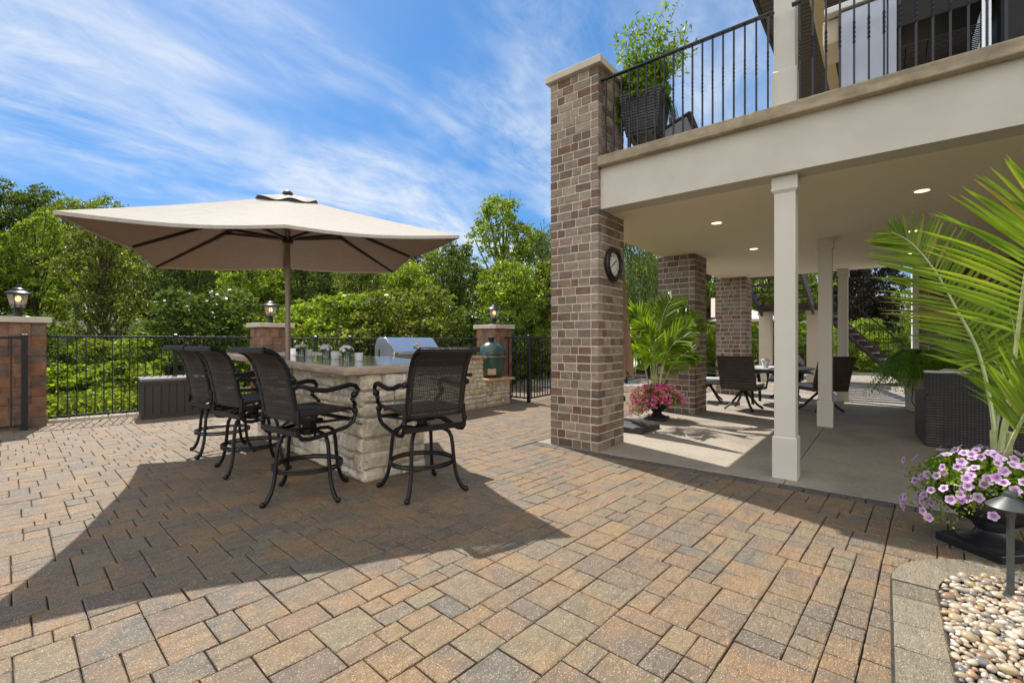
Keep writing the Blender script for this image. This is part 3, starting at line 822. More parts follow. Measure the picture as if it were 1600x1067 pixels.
mb = MB(); mb.obox((.165,-.175,.12), (.085*.72,.085*.69,0), (.02*.69,-.02*.72,0), (0,0,.062)); mb2 = mb
obj('draft_door', mb, DOORM, et, bevel=.006)
mb = MB(); mb.tube([(.2,-.26,.47),(.30,-.13,.475),(.32,0,.475)], .016, 8); obj('lid_handle', mb, BARK, lid, smooth=True)

# ---- bar stools
def make_stool():
    t = thing('bar_stool', 'dark wicker bar stool nearest the camera on the long side of the bar', 'bar stool', (0,0,0), 0, 'swivel bar stools at the stone bar')
    for k in range(4):
        a = PI/4 + k*PI/2; c, s = math.cos(a), math.sin(a)
        pr = [(.05,.525),(.12,.533),(.19,.528),(.235,.505),(.258,.46),(.268,.40),(.275,.32),(.283,.25),(.292,.18),(.315,.10),(.35,.04),(.375,.018)]
        mb = MB(); mb.tube([(r*c, r*s, z) for r, z in pr], [.016]*9 + [.017,.019,.017], 8)
        mb.ball((.385*c,.385*s,.022), .023, 10, 6)
        obj('leg', mb, BRONZE, t, smooth=True)
    mb = MB(); mb.torus((0,0,.262), .268, .010); mb.torus((0,0,.240), .268, .010); obj('foot_ring', mb, BRONZE, t, smooth=True)
    mb = MB(); mb.lathe([(.05,.50),(.06,.505),(.06,.55),(.045,.56),(.045,.60),(.12,.605),(.12,.62),(.0005,.62)], 20); obj('swivel', mb, BRONZE, t, smooth=True)
    # seat
    mb = MB()
    def sf(u, v):
        x = -.25 + .5*u; y = -.22 + .47*v
        edge = max(abs(u-.5)*2, 0)
        z = .715 + .012*v - .022*math.cos((u-.5)*PI)*math.sin(v*PI)
        if v > .9: z -= (v-.9)*.35
        return (x, y, z)
    g1 = MB().grid(sf, 14, 14); mb.join(g1)
    g2 = MB().grid(lambda u, v: (lambda p: (p[0],p[1],p[2]-.028))(sf(u,v)), 14, 14); g2.f = [f[::-1] for f in g2.f]; mb.join(g2)
    seat = obj('seat', mb, WICKS, t, smooth=True, ang=80)
    mb = MB()
    mb.tube([(-.265,-.22,.70),(-.265,.22,.715),(-.24,.255,.70),(.24,.255,.70),(.265,.22,.715),(.265,-.22,.70)], .016, 8)
    obj('seat_rim', mb, STRAND, seat, smooth=True)
    # side frames: low swept rails, rear bar
    for s in (-1,1):
        mb = MB()
        mb.tube([(s*.275,.255,.74),(s*.28,.262,.66),(s*.28,.24,.60),(s*.28,.18,.565),(s*.28,.02,.535),(s*.28,-.14,.515),(s*.28,-.205,.525),(s*.28,-.235,.56),(s*.275,-.235,.66),(s*.27,-.232,.74)], .017, 8)
        mb.tube([(s*.275,.25,.63),(s*.09,.06,.60),(s*.05,0,.60)], .012, 6); mb.tube([(s*.28,-.1,.53),(s*.2,-.05,.60),(s*.07,-.02,.612)], .011, 6)
        mb.ball((s*.28,.258,.69), .027, 10, 6); mb.ball((s*.28,-.236,.62), .024, 10, 6)
        obj('side_frame', mb, BRONZE, t, smooth=True)
    mb = MB(); mb.beam((-.28,-.235,.565),(.28,-.235,.565), .03, .045); obj('rear_rail', mb, BRONZE, t, bevel=.004)
    mb = MB(); mb.beam((-.28,.2,.63),(.28,.2,.63), .025, .03); obj('front_rail', mb, BRONZE, t, bevel=.004)
    # arms with scrolls
    for s in (-1,1):
        mb = MB()
        mb.tube([(s*.272,-.262,.93),(s*.30,-.20,.925),(s*.315,-.12,.895),(s*.318,-.02,.885),(s*.318,.09,.90),(s*.318,.18,.915),(s*.318,.235,.905),(s*.318,.262,.87),(s*.318,.25,.835),(s*.318,.225,.832)], [.015,.018,.02,.021,.021,.021,.020,.018,.016,.012], 8)
        mb.ball((s*.318,.225,.83), .03, 10, 6)
        mb.tube([(s*.316,.228,.82),(s*.31,.21,.79),(s*.30,.235,.765),(s*.29,.252,.74)], [.014,.02,.015,.018], 8)
        mb.ball((s*.285,-.262,.93), .026, 10, 6)
        obj('arm', mb, BRONZE, t, smooth=True)
    # backrest: woven strands between two posts, rolled backwards at the top
    cp = [(-.222,.665),(-.236,.74),(-.252,.83),(-.268,.92),(-.288,1.0),(-.312,1.07),(-.345,1.13),(-.385,1.172),(-.432,1.196),(-.478,1.205)]
    def bp(v):
        f = v*(len(cp)-1); i = min(int(f), len(cp)-2); k = f - i
        return (cp[i][0] + (cp[i+1][0]-cp[i][0])*k, cp[i][1] + (cp[i+1][1]-cp[i][1])*k)
    for s in (-1,1):
        mb = MB(); mb.tube([(s*.255, y, z) for y, z in cp], [.017]*8 + [.02,.022], 8); obj('back_post', mb, BRONZE, t, smooth=True)
    mb = MB(); nst = 66; nr = 30; rnd = random.Random(4)
    for i in range(nst):
        v = (i + .5)/nst; 
        pts = []
        for k in range(nr + 1):
            u = k/nr; x = -.25 + .5*u; bow = -.028*math.sin(u*PI)
            y, z = bp(v); w = .0038*(1 if (k + i) % 2 else -1)
            pts.append(Vector((x, y + bow + w, z + rnd.uniform(-.0008,.0008))))
        hh = .0043; vs = []
        for p in pts: vs += [(p.x,p.y,p.z-hh), (p.x,p.y-.002,p.z), (p.x,p.y,p.z+hh), (p.x,p.y+.002,p.z)]
        mb.add(vs, [(k*4+j, k*4+(j+1)%4, (k+1)*4+(j+1)%4, (k+1)*4+j) for k in range(nr) for j in range(4)])
    for k in range(1, nr):
        u = k/nr; x = -.25 + .5*u; bow = -.028*math.sin(u*PI)
        mb.tube([(x, bp(v/14)[0] + bow, bp(v/14)[1]) for v in range(15)], .0024, 4)
    bk = obj('woven_back', mb, STRAND, t)
    mb = MB(); y, z = cp[-1]; mb.tube([(-.262,y,z),(0,y-.028,z),(.262,y,z)], .024, 8); obj('top_roll', mb, WICKS, bk, smooth=True)
    mb = MB(); y, z = cp[0]; mb.tube([(-.25,y,z),(0,y-.02,z),(.25,y,z)], .014, 8); obj('lower_roll', mb, WICKS, bk, smooth=True)
    for s in (-1,1):
        mb = MB(); mb.tube([(s*.236, bp(v/20)[0]-.004 + .004*math.sin(v*2.2), bp(v/20)[1]) for v in range(21)], [.017 + .003*(v % 2) for v in range(21)], 8); obj('side_roll', mb, WICKS, bk, smooth=True)
    mb = MB(); mb.tube([(.27,-.285,.985),(.30,-.285,.985)], .014, 8); mb.ball((.31,-.285,.985), .018, 8, 6); obj('tilt_knob', mb, BRONZE, t, smooth=True)
    return t
def face(fx, fy):
    w = W(fx, fy); return math.atan2(w.y, w.x) - PI/2
st = make_stool(); st.location = W(-1.70,3.84); st.rotation_euler.z = face(.60,.80)
dup(st, W(-2.60,4.62), face(.57,.82), 'dark wicker bar stool in the middle of the three along the bar')
dup(st, W(-3.35,5.34), face(.57,.82), 'dark wicker bar stool farthest along the bar, beside the deck box')
dup(st, W(-.775,3.97), face(-.62,.78), 'dark wicker bar stool alone at the short end of the bar, back to the camera')
for o in list(COL.objects):
    if o.name.startswith('leg') and o.parent and o.parent.name.startswith('bar_stool'):
        o.rotation_euler.z = R(-40) if o.parent == st else (R(-15) if o.parent.name != 'bar_stool.003' else 0)

# ---- cups and flowers on the counter
def on_bar(px, py):
    z = 1.07
    for _ in range(5): p = G(px, py, z); z = barw(p)
    p.z = z + .0005; return p
def cup(px, py, label):
    mb = MB(); mb.lathe([(.036,0),(.040,.004),(.045,.088),(.041,.088),(.035,.012),(.0005,.012)], 20, cap=False)
    mb.add([(.036*math.cos(2*PI*k/20), .036*math.sin(2*PI*k/20), 0) for k in range(20)], [tuple(range(19,-1,-1))])
    o = obj('votive_cup', mb, WHITEG, smooth=True); o.location = on_bar(px, py)
    tag(o, label, 'cup', 'white votive cups on the bar')
cup(456.5, 555.5, 'white frosted votive cup beside the umbrella pole on the bar')
cup(482, 557.5, 'white frosted votive cup between the first and second flower vases')
cup(523.5, 561.0, 'white frosted votive cup between the second and third flower vases')
cup(560.5, 564.0, 'white frosted votive cup at the bar end nearest the camera')
PETW = mat_trans('white_petal', (.96,.94,.95), .3, .7)
def posy(px, py, label, seed, s=1.0):
    t = thing('flower_vase', label, 'vase of flowers', on_bar(px, py), 0, 'glass vases of white flowers on the bar'); rnd = random.Random(seed)
    mb = MB(); mb.lathe([(.036*s,0),(.042*s,.003),(.046*s,.10*s),(.043*s,.10*s),(.037*s,.012),(.0005,.012)], 20, cap=False); obj('glass', mb, GLASS, t, smooth=True)
    mb = MB(); fl = MB()
    for k in range(26):
        a = rnd.uniform(0,2*PI); r = math.sqrt(rnd.random())*.072*s; c = Vector((r*math.cos(a), r*math.sin(a), (.15 - (r/.072/s)**2*.035 + rnd.uniform(-.008,.008))*s))
        mb.tube([(c.x*.25,c.y*.25,.02), (c.x*.5,c.y*.5,.09*s), c], .0018, 4)
        d = (c - Vector((0,0,.09*s))).normalized(); u = d.orthogonal().normalized(); w = d.cross(u)
        for ring, (rr, lift, nn) in enumerate(((.021,.002,11),(.013,.007,8))):
            for q in range(nn):
                b = 2*PI*q/nn + rnd.uniform(-.1,.1); e = u*math.cos(b) + w*math.sin(b); g = d.cross(e)
                tip = c + e*rr*s + d*lift; fl.add([c, c + e*rr*.55*s + g*.0045 + d*(lift+.003), tip, c + e*rr*.55*s - g*.0045 + d*(lift+.003)], [(0,1,2,3)])
    for k in range(26):
        a = rnd.uniform(0,2*PI); r = rnd.uniform(.01,.05)*s; z = rnd.uniform(.06,.125)*s
        c = Vector((r*math.cos(a), r*math.sin(a), z)); e = Vector((math.cos(a+1),math.sin(a+1),.3))*.016; g = Vector((-math.sin(a),math.cos(a),.2))*.008
        mb.add([c-e, c+g, c+e, c-g], [(0,1,2,3)])
    obj('stems', mb, HERB, t); obj('blossoms', fl, PETW, t)
posy(471, 558.0, 'glass vase of white flowers closest to the umbrella pole', 1, 1.0)
posy(510, 560.5, 'glass vase of white flowers in the middle of the row on the bar', 2, 1.0)
posy(541.5, 564.5, 'glass vase of white flowers nearest the bar corner', 3, 1.05)

# ---- big square umbrella
UC = W(-2.55, 5.24)
cor = [W(-3.25,3.26,2.195), W(-.495,4.35,2.27), W(-1.86,7.23,2.37), W(-4.749,6.128,2.27)]
ut = thing('patio_umbrella', 'large square taupe umbrella open above the stone bar', 'umbrella', (UC.x,UC.y,0), absolute=True)
apex = Vector((UC.x,UC.y,2.93))
mb = MB(); mb.tube([(UC.x,UC.y,0.0),(UC.x,UC.y,2.93)], .027, 14); pole = obj('pole', mb, TAUPE, ut, smooth=True)
mb = MB(); mb.tube([(UC.x,UC.y,2.0),(UC.x,UC.y,2.12)], .034, 14); mb.tube([(UC.x,UC.y,2.09),(UC.x,UC.y,2.105)], .038, 14); obj('tilt_joint', mb, TAUPE, pole, smooth=True)
hubz = 2.43
mb = MB(); mb.lathe([(.03,-.05),(.055,-.045),(.06,0),(.05,.02),(.03,.03)], 18, (UC.x,UC.y,hubz)); obj('hub', mb, RIBM, ut, smooth=True)
E8 = []
for i in range(4):
    a, b = cor[i], cor[(i+1)%4]; m = (a+b)/2; E8 += [a, m + (Vector((UC.x,UC.y,m.z)) - m).normalized()*.09 + Vector((0,0,.02))]
def edge(p):                                # p in 0..8 around the rim
    i = int(p) % 8; k = p - int(p); a, b = E8[i], E8[(i+1)%8]
    q = a + (b-a)*k; c = (apex - q); c.z = 0
    q = q + c.normalized()*.045*math.sin(k*PI) + Vector((0,0,-.006*math.sin(k*PI))); return q
def canopy(r, p):
    e = edge(p); q = apex + (e - apex)*r; k = p - int(p)
    q.z += -.028*math.sin(k*PI)*r - .02*math.sin(r*PI); return q
mb = MB(); nu = 72; nv = 16
vs = [canopy(.05 + .95*j/(nv-1), 8*i/nu) for j in range(nv) for i in range(nu)]
fs = [(j*nu+i, (j+1)*nu+i, (j+1)*nu+(i+1)%nu, j*nu+(i+1)%nu) for j in range(nv-1) for i in range(nu)]
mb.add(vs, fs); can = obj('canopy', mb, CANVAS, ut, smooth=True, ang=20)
mb = MB(); mb.add([Vector(p) - Vector((0,0,.007)) for p in vs], fs); obj('underside_shade', mb, UNDERSHADE, can, smooth=True, ang=20)  # added second sheet; its darker colour stands for shade under the same cloth
mb = MB(); pts = [canopy(1, 8*i/nu) for i in range(nu)] + [canopy(1,0)]
vs = []
for p in pts: vs += [p + Vector((0,0,.003)), p - Vector((0,0,.026))]
mb.add(vs, [(2*i,2*i+1,2*i+3,2*i+2) for i in range(nu)]); obj('hem', mb, CANVAS, can)
mb = MB(); vs = [apex + Vector((0,0,.012))] + [canopy(.2, 8*i/nu) + Vector((0,0,.03 + .014*math.sin(8*i/nu*2*PI + .6))) for i in range(nu)]
mb.add(vs, [(0, 1+i, 1+(i+1)%nu) for i in range(nu)]); obj('vent_flap', mb, CANVAS, can, smooth=True, ang=60)
mb = MB(); vs = [canopy(.19, 8*i/nu) + Vector((0,0,.026 + .014*math.sin(8*i/nu*2*PI + .6))) for i in range(nu)] + [canopy(.205, 8*i/nu) + Vector((0,0,.008)) for i in range(nu)]
mb.add(vs, [(i, (i+1)%nu, nu+(i+1)%nu, nu+i) for i in range(nu)]); obj('vent_mesh', mb, DARK, can)
mb = MB(); mb.lathe([(.05,0),(.06,.01),(.05,.03),(.02,.05),(.0005,.055)], 14, (UC.x,UC.y,2.935), cap=False); obj('finial', mb, RIBM, ut, smooth=True)
for i in range(8):
    e = E8[i]; a = apex + (e-apex)*.03 - Vector((0,0,.06)); b = apex + (e-apex)*.985 - Vector((0,0,.022))
    mb = MB(); m1 = a + (b-a)*.5 - Vector((0,0,.02)); mb.beam(a, m1, .024, .036); mb.beam(m1, b, .022, .03)
    rib = obj('rib', mb, RIBM, ut)
    mb = MB(); j = a + (b-a)*(.40 if i % 2 == 0 else .50) - Vector((0,0,.03)); mb.beam((UC.x,UC.y,hubz), j, .02, .03); mb.obox(j, (.02,0,0),(0,.02,0),(0,0,.02)); obj('strut', mb, RIBM, rib)

# ---- masonry pillars with caps and lanterns
def block_pillar(label, x0, y0, w, seed):
    t = thing('lantern_pillar', label, 'pillar', (x0+w/2, y0+w/2, 0), 0, 'block pillars along the patio edge')
    rnd = random.Random(seed); mb = MB(); hw = w/2 - .055; d = .16; r = 0; z = 0
    while z < 1.54:
        h = min([.15,.2,.1,.15][r % 4], 1.545 - z)
        for side in range(4):
            s0, s1 = (0, 2*hw - d) if r % 2 == 0 else (d, 2*hw)
            cuts = [s0, s0 + (s1-s0)*rnd.choice([.42,.58,.5]), s1]
            for a, b in zip(cuts[:-1], cuts[1:]):
                q = MB(); p = rnd.uniform(0,.008); c = .006
                x0_, x1_ = -hw+a+.0015, -hw+b-.0015; y_ = -hw-p
                vs = [(x0_,-hw+d,z+.001),(x1_,-hw+d,z+.001),(x1_,-hw+d,z+h-.001),(x0_,-hw+d,z+h-.001),(x0_,y_+c,z+.001),(x1_,y_+c,z+.001),(x1_,y_+c,z+h-.001),(x0_,y_+c,z+h-.001),
                      (x0_+c,y_,z+.001+c),(x1_-c,y_,z+.001+c),(x1_-c,y_,z+h-.001-c),(x0_+c,y_,z+h-.001-c)]
                q.add(vs, [(3,2,1,0),(0,1,5,4),(1,2,6,5),(2,3,7,6),(3,0,4,7),(4,5,9,8),(5,6,10,9),(6,7,11,10),(7,4,8,11),(8,9,10,11)])
                q.rot(side*PI/2); mb.join(q)
        z += h; r += 1
    q = MB(); q.box(-hw+.02,hw-.02,-hw+.02,hw-.02,0,1.54); obj('core', q, MORTAR, t)
    obj('blockwork', mb, BLOCK, t)
    e = w/2; c = MB(); c.prism([(-e,-e),(e,-e),(e,e),(-e,e)], 1.546, 1.632); obj('cap', c, CAPST, t, bevel=.008)
    return (x0+w/2, y0+w/2)
LP = [block_pillar('rust coloured block pillar at the left edge behind the black gate panel', -10.41, .36, .66, 11),
      block_pillar('rust coloured block pillar behind the umbrella pole and bar', -9.89, 3.78, .66, 12),
      block_pillar('rust coloured block pillar behind the green egg cooker', -7.08, 7.35, .66, 13)]
def lantern(x, y, label):
    t = thing('post_lantern', label, 'lantern', (x,y,1.632), R(20), 'lit lanterns on the block pillars')
    mb = MB(); mb.lathe([(.085,0),(.085,.015),(.05,.03),(.042,.06),(.05,.085),(.06,.09),(.06,.10),(.04,.105),(.05,.13),(.08,.14),(.08,.15)], 20); obj('lamp_base', mb, IRON, t, smooth=True)
    mb = MB(); mb.lathe([(.080,.155),(.085,.18),(.118,.34),(.122,.345)], 20, cap=False); obj('glass', mb, LAMPGL, t, smooth=True)
    mb = MB()
    for k in range(4):
        a = PI/4 + k*PI/2; b = a + PI/2
        for (p, q) in ((a,a),): mb.beam((.084*math.cos(a),.084*math.sin(a),.15),(.124*math.cos(a),.124*math.sin(a),.35), .008, .008)
        lo = [(.088*math.cos(x_), .088*math.sin(x_), .18) for x_ in (a,b)]; hi = [(.121*math.cos(x_), .121*math.sin(x_), .335) for x_ in (a,b)]
        mb.beam(lo[0], hi[1], .005, .005); mb.beam(lo[1], hi[0], .005, .005)
    mb.torus((0,0,.175), .086, .007, 24, 6); mb.torus((0,0,.345), .122, .008, 24, 6)
    obj('cage', mb, IRON, t)
    mb = MB(); mb.lathe([(.145,.345),(.148,.355),(.11,.385),(.065,.405),(.07,.41),(.075,.42),(.05,.435),(.018,.45),(.014,.465),(.02,.475),(.012,.49),(.0005,.50)], 20, cap=False); obj('lamp_roof', mb, IRON, t, smooth=True)
    mb = MB(); mb.ball((0,0,.275), .034, 12, 8, 1.35); obj('bulb', mb, BULB, t, smooth=True)
    mb = MB(); mb.lathe([(.014,.15),(.014,.235)], 10); obj('candle_tube', mb, CREAM, t)
lantern(*LP[0], 'lit black post lantern on the left edge pillar')
lantern(*LP[1], 'lit black post lantern on the pillar beside the umbrella pole')
lantern(*LP[2], 'lit black post lantern on the pillar behind the egg cooker')

# ---- aluminium fences
PICK = {}
def fence(label, p0, p1, posts, group='black picket fence runs around the patio', zb=.07, zt=1.365, sp=.108, name='picket_fence'):
    p0 = Vector((*p0,0)); p1 = Vector((*p1,0)); d = p1 - p0; L = d.length; d.normalize()
    t = thing(name, label, 'fence' if name == 'picket_fence' else 'gate', p0, math.atan2(d.y, d.x), group)
    mb = MB(); mb.box(0,L,-.014,.014,zt-.035,zt); obj('top_rail', mb, IRON, t, bevel=.003)
    mb = MB(); mb.box(0,L,-.014,.014,zb,zb+.03); obj('bottom_rail', mb, IRON, t, bevel=.003)
    h = zt - zb - .05
    if h not in PICK:
        q = MB(); q.box(-.008,.008,-.008,.008,0,h); PICK[h] = mesh_of('picket', q, IRON)
    n = int(L/sp)
    for k in range(1, n + (1 if L - n*sp > .04 else 0)):
        x = k*L/n
        if any(abs(x-q) < .05 for q in posts): continue
        o = bpy.data.objects.new('picket', PICK[h]); COL.objects.link(o); o.parent = t; o.location = (x,0,zb+.02)
    for q in posts:
        m = MB(); m.box(q-.032,q+.032,-.032,.032,-.02,zt+.02); po = obj('post', m, IRON, t, bevel=.003)
        m = MB(); m.box(q-.038,q+.038,-.038,.038,zt+.02,zt+.03); m.add([(q-.03,-.03,zt+.03),(q+.03,-.03,zt+.03),(q+.03,.03,zt+.03),(q-.03,.03,zt+.03),(q,0,zt+.045)], [(0,1,4),(1,2,4),(2,3,4),(3,0,4)]); obj('post_cap', m, IRON, po)
    return t
f0 = Vector((-10.2,1.02)); f1 = Vector((-9.75,3.82))
fence('black picket fence between the left pillar and the pillar behind the bar', f0, f1, [1.62])
g0 = Vector((-9.42,4.36)); g1 = Vector((-6.92,7.5)); gl = (g1-g0).length
fence('black picket fence behind the bar and the grill', g0, g1, [.55, 1.22, 2.42], zt=1.345)
fence('short black picket fence from the egg cooker pillar to the gate post', (-6.48,7.72), (-5.80,7.68), [])
fence('black gate and fence line running back beside the brick pillars', (-5.79,7.68), (-6.35,16.4), [0.0, 1.5, 3.4, 5.4, 7.4])
q0 = Vector((-9.60,.72)); q1 = Vector((-9.60,-1.5))
fence('black gate panel in front of the left edge pillar', (q0.x,q0.y), (q1.x,q1.y), [0.0], None, .05, 1.34, .125, 'gate_panel')
mb = MB(); mb.box(-10.32,-10.08,.9,1.5,-.03,.05)
mb = MB(); L_ = []
for k in range(12):
    a = f0 + (f1-f0)*k/12; b = f0 + (f1-f0)*(k+.97)/12; mb.beam((a.x+.02,a.y,.012),(b.x+.02,b.y,.012), .17, .07)
tag(obj('edging_kerb', mb, CAPST, bevel=.01), 'low pale stone edging under the left picket fence', 'kerb')

# ---- deck box
dt = thing('deck_box', 'dark plank patterned storage box against the picket fence', 'storage box', W(-6.0,7.46), R(-9))
mb = MB(); mb.box(-.60,-.02,.03,1.34,.02,.60); 
for z0, z1 in ((.0,.07),(.555,.615)):
    mb.box(-.61,0,.0,1.37,z0,z1)
for k in range(12):
    y = .05 + k*.107; mb.box(-.03,-.008,y,y+.095,.06,.57)
for k in range(5):
    x = -.57 + k*.11; mb.box(x,x+.098,.008,.04,.06,.57)
for (x, y) in ((-.04,0),(-.04,1.33),(-.61,0)): mb.box(x,x+.042,y-.002,y+.042,.0,.60)
obj('body', mb, RESIN, dt, bevel=.003)
mb = MB(); mb.box(-.625,.018,-.018,1.388,.615,.665); obj('lid', mb, RESINTOP, dt, bevel=.008)

# ---- clock on the pillar
ct = thing('wall_clock', 'round dark rimmed clock hanging on the tall brick pillar', 'clock', (PX1+.004,5.073,2.197), PI/2)
def lat_x(prof, n=40):            # lathe about local -y (pointing out of the wall)
    m = MB(); m.lathe(prof, n, cap=False); m.v = [(x, -z, y) for x, y, z in m.v]; return m
obj('rim', lat_x([(.19,0),(.205,.012),(.205,.035),(.185,.055),(.160,.058),(.146,.045),(.143,.02)]), CLOCKR, ct, smooth=True)
dial = obj('dial', lat_x([(.0005,.018),(.144,.018)]), CLOCKF, ct)
mb = MB()
for k in range(60):
    a = 2*PI*k/60; r0 = .118 if k % 5 == 0 else .126; mb.beam((r0*math.sin(a), -.020, r0*math.cos(a)), (.133*math.sin(a), -.020, .133*math.cos(a)), .0035 if k % 5 == 0 else .0015, .001, up=(0,1,0))
obj('minute_marks', mb, DARK, dial)
for k in range(12):
    cu = bpy.data.curves.new('numeral', 'FONT'); cu.body = str(12 if k == 0 else k); cu.size = .036; cu.align_x = 'CENTER'; cu.align_y = 'CENTER'; cu.extrude = .0006
    tmp = bpy.data.objects.new('numeral', cu); me = bpy.data.meshes.new_from_object(tmp); bpy.data.objects.remove(tmp); me.materials.clear(); me.materials.append(DARK)
    o = bpy.data.objects.new('numeral', me); COL.objects.link(o); o.parent = dial
    a = 2*PI*k/12; o.location = (.098*math.sin(a), -.020, .098*math.cos(a)); o.rotation_euler = (PI/2,0,0)
for nm, ang, l, w in (('hour_hand', R(52), .07, .012), ('minute_hand', R(236), .105, .008)):
    mb = MB(); s, c = math.sin(ang), math.cos(ang); mb.beam((-s*.02,-.024,-c*.02),(s*l,-.024,c*l), w, .002, up=(0,1,0)); obj(nm, mb, DARK, ct)

# ---- folded market umbrella behind the tall pillar
tt = thing('folded_umbrella', 'folded tan umbrella standing in a weighted base behind the tall brick pillar', 'umbrella', (-3.02,6.25,0))
mb = MB(); mb.tube([(0,0,.1),(0,0,2.56)], .022, 12); obj('pole', mb, IRON, tt, smooth=True)
mb = MB(); mb.tube([(0,0,.14),(0,0,.52)], .034, 12); mb.box(.03,.06,-.02,.02,.40,.47); obj('pole_sleeve', mb, IRON, tt, smooth=True)
mb = MB()
def fold(u, v):
    a = u*2*PI; z = .86 + 1.68*v; r = (.165 - .135*v**.8)*(1 + .24*math.cos(8*a + 2*v)) + (.02*math.sin(3*a+v*5) if v < .5 else 0)
    return (r*math.cos(a), r*math.sin(a), z - .06*(1+math.cos(8*a))*(1-v))
mb.grid(fold, 65, 18); obj('folded_canopy', mb, TANCLOTH, tt, smooth=True, ang=80)
mb = MB(); mb.torus((0,0,1.45), .125, .012, 24, 6); obj('tie', mb, TANCLOTH, tt, smooth=True)
mb = MB()
def bs(u, v):
    x = (u-.5)*2; y = (v-.5)*2; m = max(abs(x),abs(y)); h = .135 - .06*m**2.2 - .02*abs(x*y)
    return (.12 + .32*x, .04 + .32*y, h + .008)
mb.grid(bs, 17, 17)
mb.box(-.2,.44,-.28,.36,.004,.07)
obj('weighted_base', mb, RESIN, tt, smooth=True, ang=30)

# ---- path light
pt = thing('path_light', 'grey metal path light with a wide hat standing in the river stones', 'path light', (.475,3.315,0))
mb = MB(); mb.lathe([(.03,.0),(.03,.022),(.017,.024),(.0145,.03),(.0145,.40),(.019,.405),(.021,.455)], 18); obj('pole', mb, PATHL, pt, smooth=True)
mb = MB(); mb.lathe([(.02,.455),(.088,.452),(.09,.455),(.068,.475),(.036,.498),(.026,.505),(.026,.525),(.022,.53),(.0005,.53)], 36, cap=False); obj('hat', mb, PATHL, pt, smooth=True)
mb = MB(); mb.lathe([(.045,.012),(.045,.018),(.03,.02)], 20); obj('flange', mb, PATHL, pt, smooth=True)
# ------------------------------------------------------------------ dining set
def wick_panel(mb, x0, x1, z0, z1, f, th=.03, n=10):
    g = MB().grid(lambda u, v: (x0+(x1-x0)*u, f(v) + 0, z0+(z1-z0)*v), 8, n); mb.join(g)
    g = MB().grid(lambda u, v: (x0+(x1-x0)*u, f(v) - th, z0+(z1-z0)*v), 8, n); g.f = [q[::-1] for q in g.f]; mb.join(g)
    for (a, b) in ((x0-.004,x0+.014),(x1-.014,x1+.004)):
        for k in range(n-1):
            va, vb = k/(n-1), (k+1)/(n-1); mb.beam(((a+b)/2, f(va)-th/2, z0+(z1-z0)*va), ((a+b)/2, f(vb)-th/2, z0+(z1-z0)*vb), .02, th+.008)
    mb.beam((x0, f(1)-th/2, z1), (x1, f(1)-th/2, z1), th+.01, .02)
def make_dchair():
    t = thing('dining_chair', 'brown wicker swivel chair with its back to the camera, right of the second brick pillar', 'dining chair', (0,0,0), 0, 'wicker chairs around the dining table')
    mb = MB(); wick_panel(mb, -.27, .27, .36, .93, lambda v: -.20 - .11*v - .05*v*v); obj('backrest', mb, WICK, t)
    mb = MB(); mb.box(-.27,.27,-.22,.27,.36,.40); obj('seat', mb, WICK, t, bevel=.01)
    mb = MB(); mb.box(-.24,.24,-.17,.26,.402,.47); obj('cushion', mb, CUSHG, t, bevel=.025)
    for s in (-1,1):
        mb = MB(); mb.tube([(s*.285,-.245,.66),(s*.295,-.1,.665),(s*.295,.2,.655),(s*.29,.25,.63),(s*.28,.24,.5),(s*.27,.2,.39)], .015, 6); obj('arm', mb, BRONZE, t, smooth=True)
    for k in range(4):
        a = PI/4 + k*PI/2; c, s = math.cos(a), math.sin(a)
        mb = MB(); mb.tube([(.02*c,.02*s,.33),(.10*c,.10*s,.24),(.22*c,.22*s,.09),(.31*c,.31*s,.02)], [.022,.02,.019,.02], 6); obj('leg', mb, BRONZE, t, smooth=True)
    mb = MB(); mb.lathe([(.06,.30),(.06,.36)], 14); obj('swivel', mb, BRONZE, t)
    return t
TC = Vector((-1.75,10.6,.004))
def to_table(x, y): return math.atan2(TC.y-y, TC.x-x) - PI/2
dc = make_dchair(); dc.scale = (1.14,1.14,1.07); dc.location = (-2.06,9.36,.004); dc.rotation_euler.z = to_table(-2.06,9.36) + .1
dup(dc, (-2.92,10.2,.004), to_table(-2.92,10.2) - .1, 'brown wicker dining chair seen side on, between second and third brick pillars')
dup(dc, (-1.75,11.85,.004), to_table(-1.75,11.85), 'brown wicker dining chair on the far side of the table')
dup(dc, (-.93,10.02,.004), to_table(-.93,10.02) - .25, 'brown wicker dining chair seen between the nearest and middle painted columns')
tb = thing('dining_table', 'round dark topped dining table among wicker chairs', 'dining table', TC)
mb = MB(); mb.lathe([(.0005,.715),(.66,.715),(.68,.725),(.68,.74),(.67,.745),(.0005,.745)], 44, cap=False); obj('tabletop', mb, CUSHG, tb, smooth=True)
mb = MB(); mb.lathe([(.60,.65),(.61,.65),(.61,.714),(.60,.714)], 40, cap=False); obj('apron', mb, BRONZE, tb, smooth=True)
for k in range(4):
    a = PI/4 + k*PI/2; c, s = math.cos(a), math.sin(a)
    mb = MB(); mb.tube([(.56*c,.56*s,.70),(.50*c,.50*s,.4),(.48*c,.48*s,0)], [.035,.03,.028], 8); obj('leg', mb, BRONZE, tb, smooth=True)
t = thing('flower_pot', 'white pot of white flowers on the dining table', 'flower pot', (-1.86,10.25,.752))
mb = MB(); mb.lathe([(.05,0),(.06,.1),(.055,.1),(.045,.01)], 18); obj('pot', mb, WHITEP, t, smooth=True)
mb = MB(); rnd = random.Random(8)
for k in range(30):
    a = rnd.uniform(0,2*PI); r = rnd.uniform(0,.085); mb.ball((r*math.cos(a), r*math.sin(a), .16 - r*r*7 + rnd.uniform(-.01,.01)), .024, 7, 5)
obj('blossoms', mb, PETW, t)
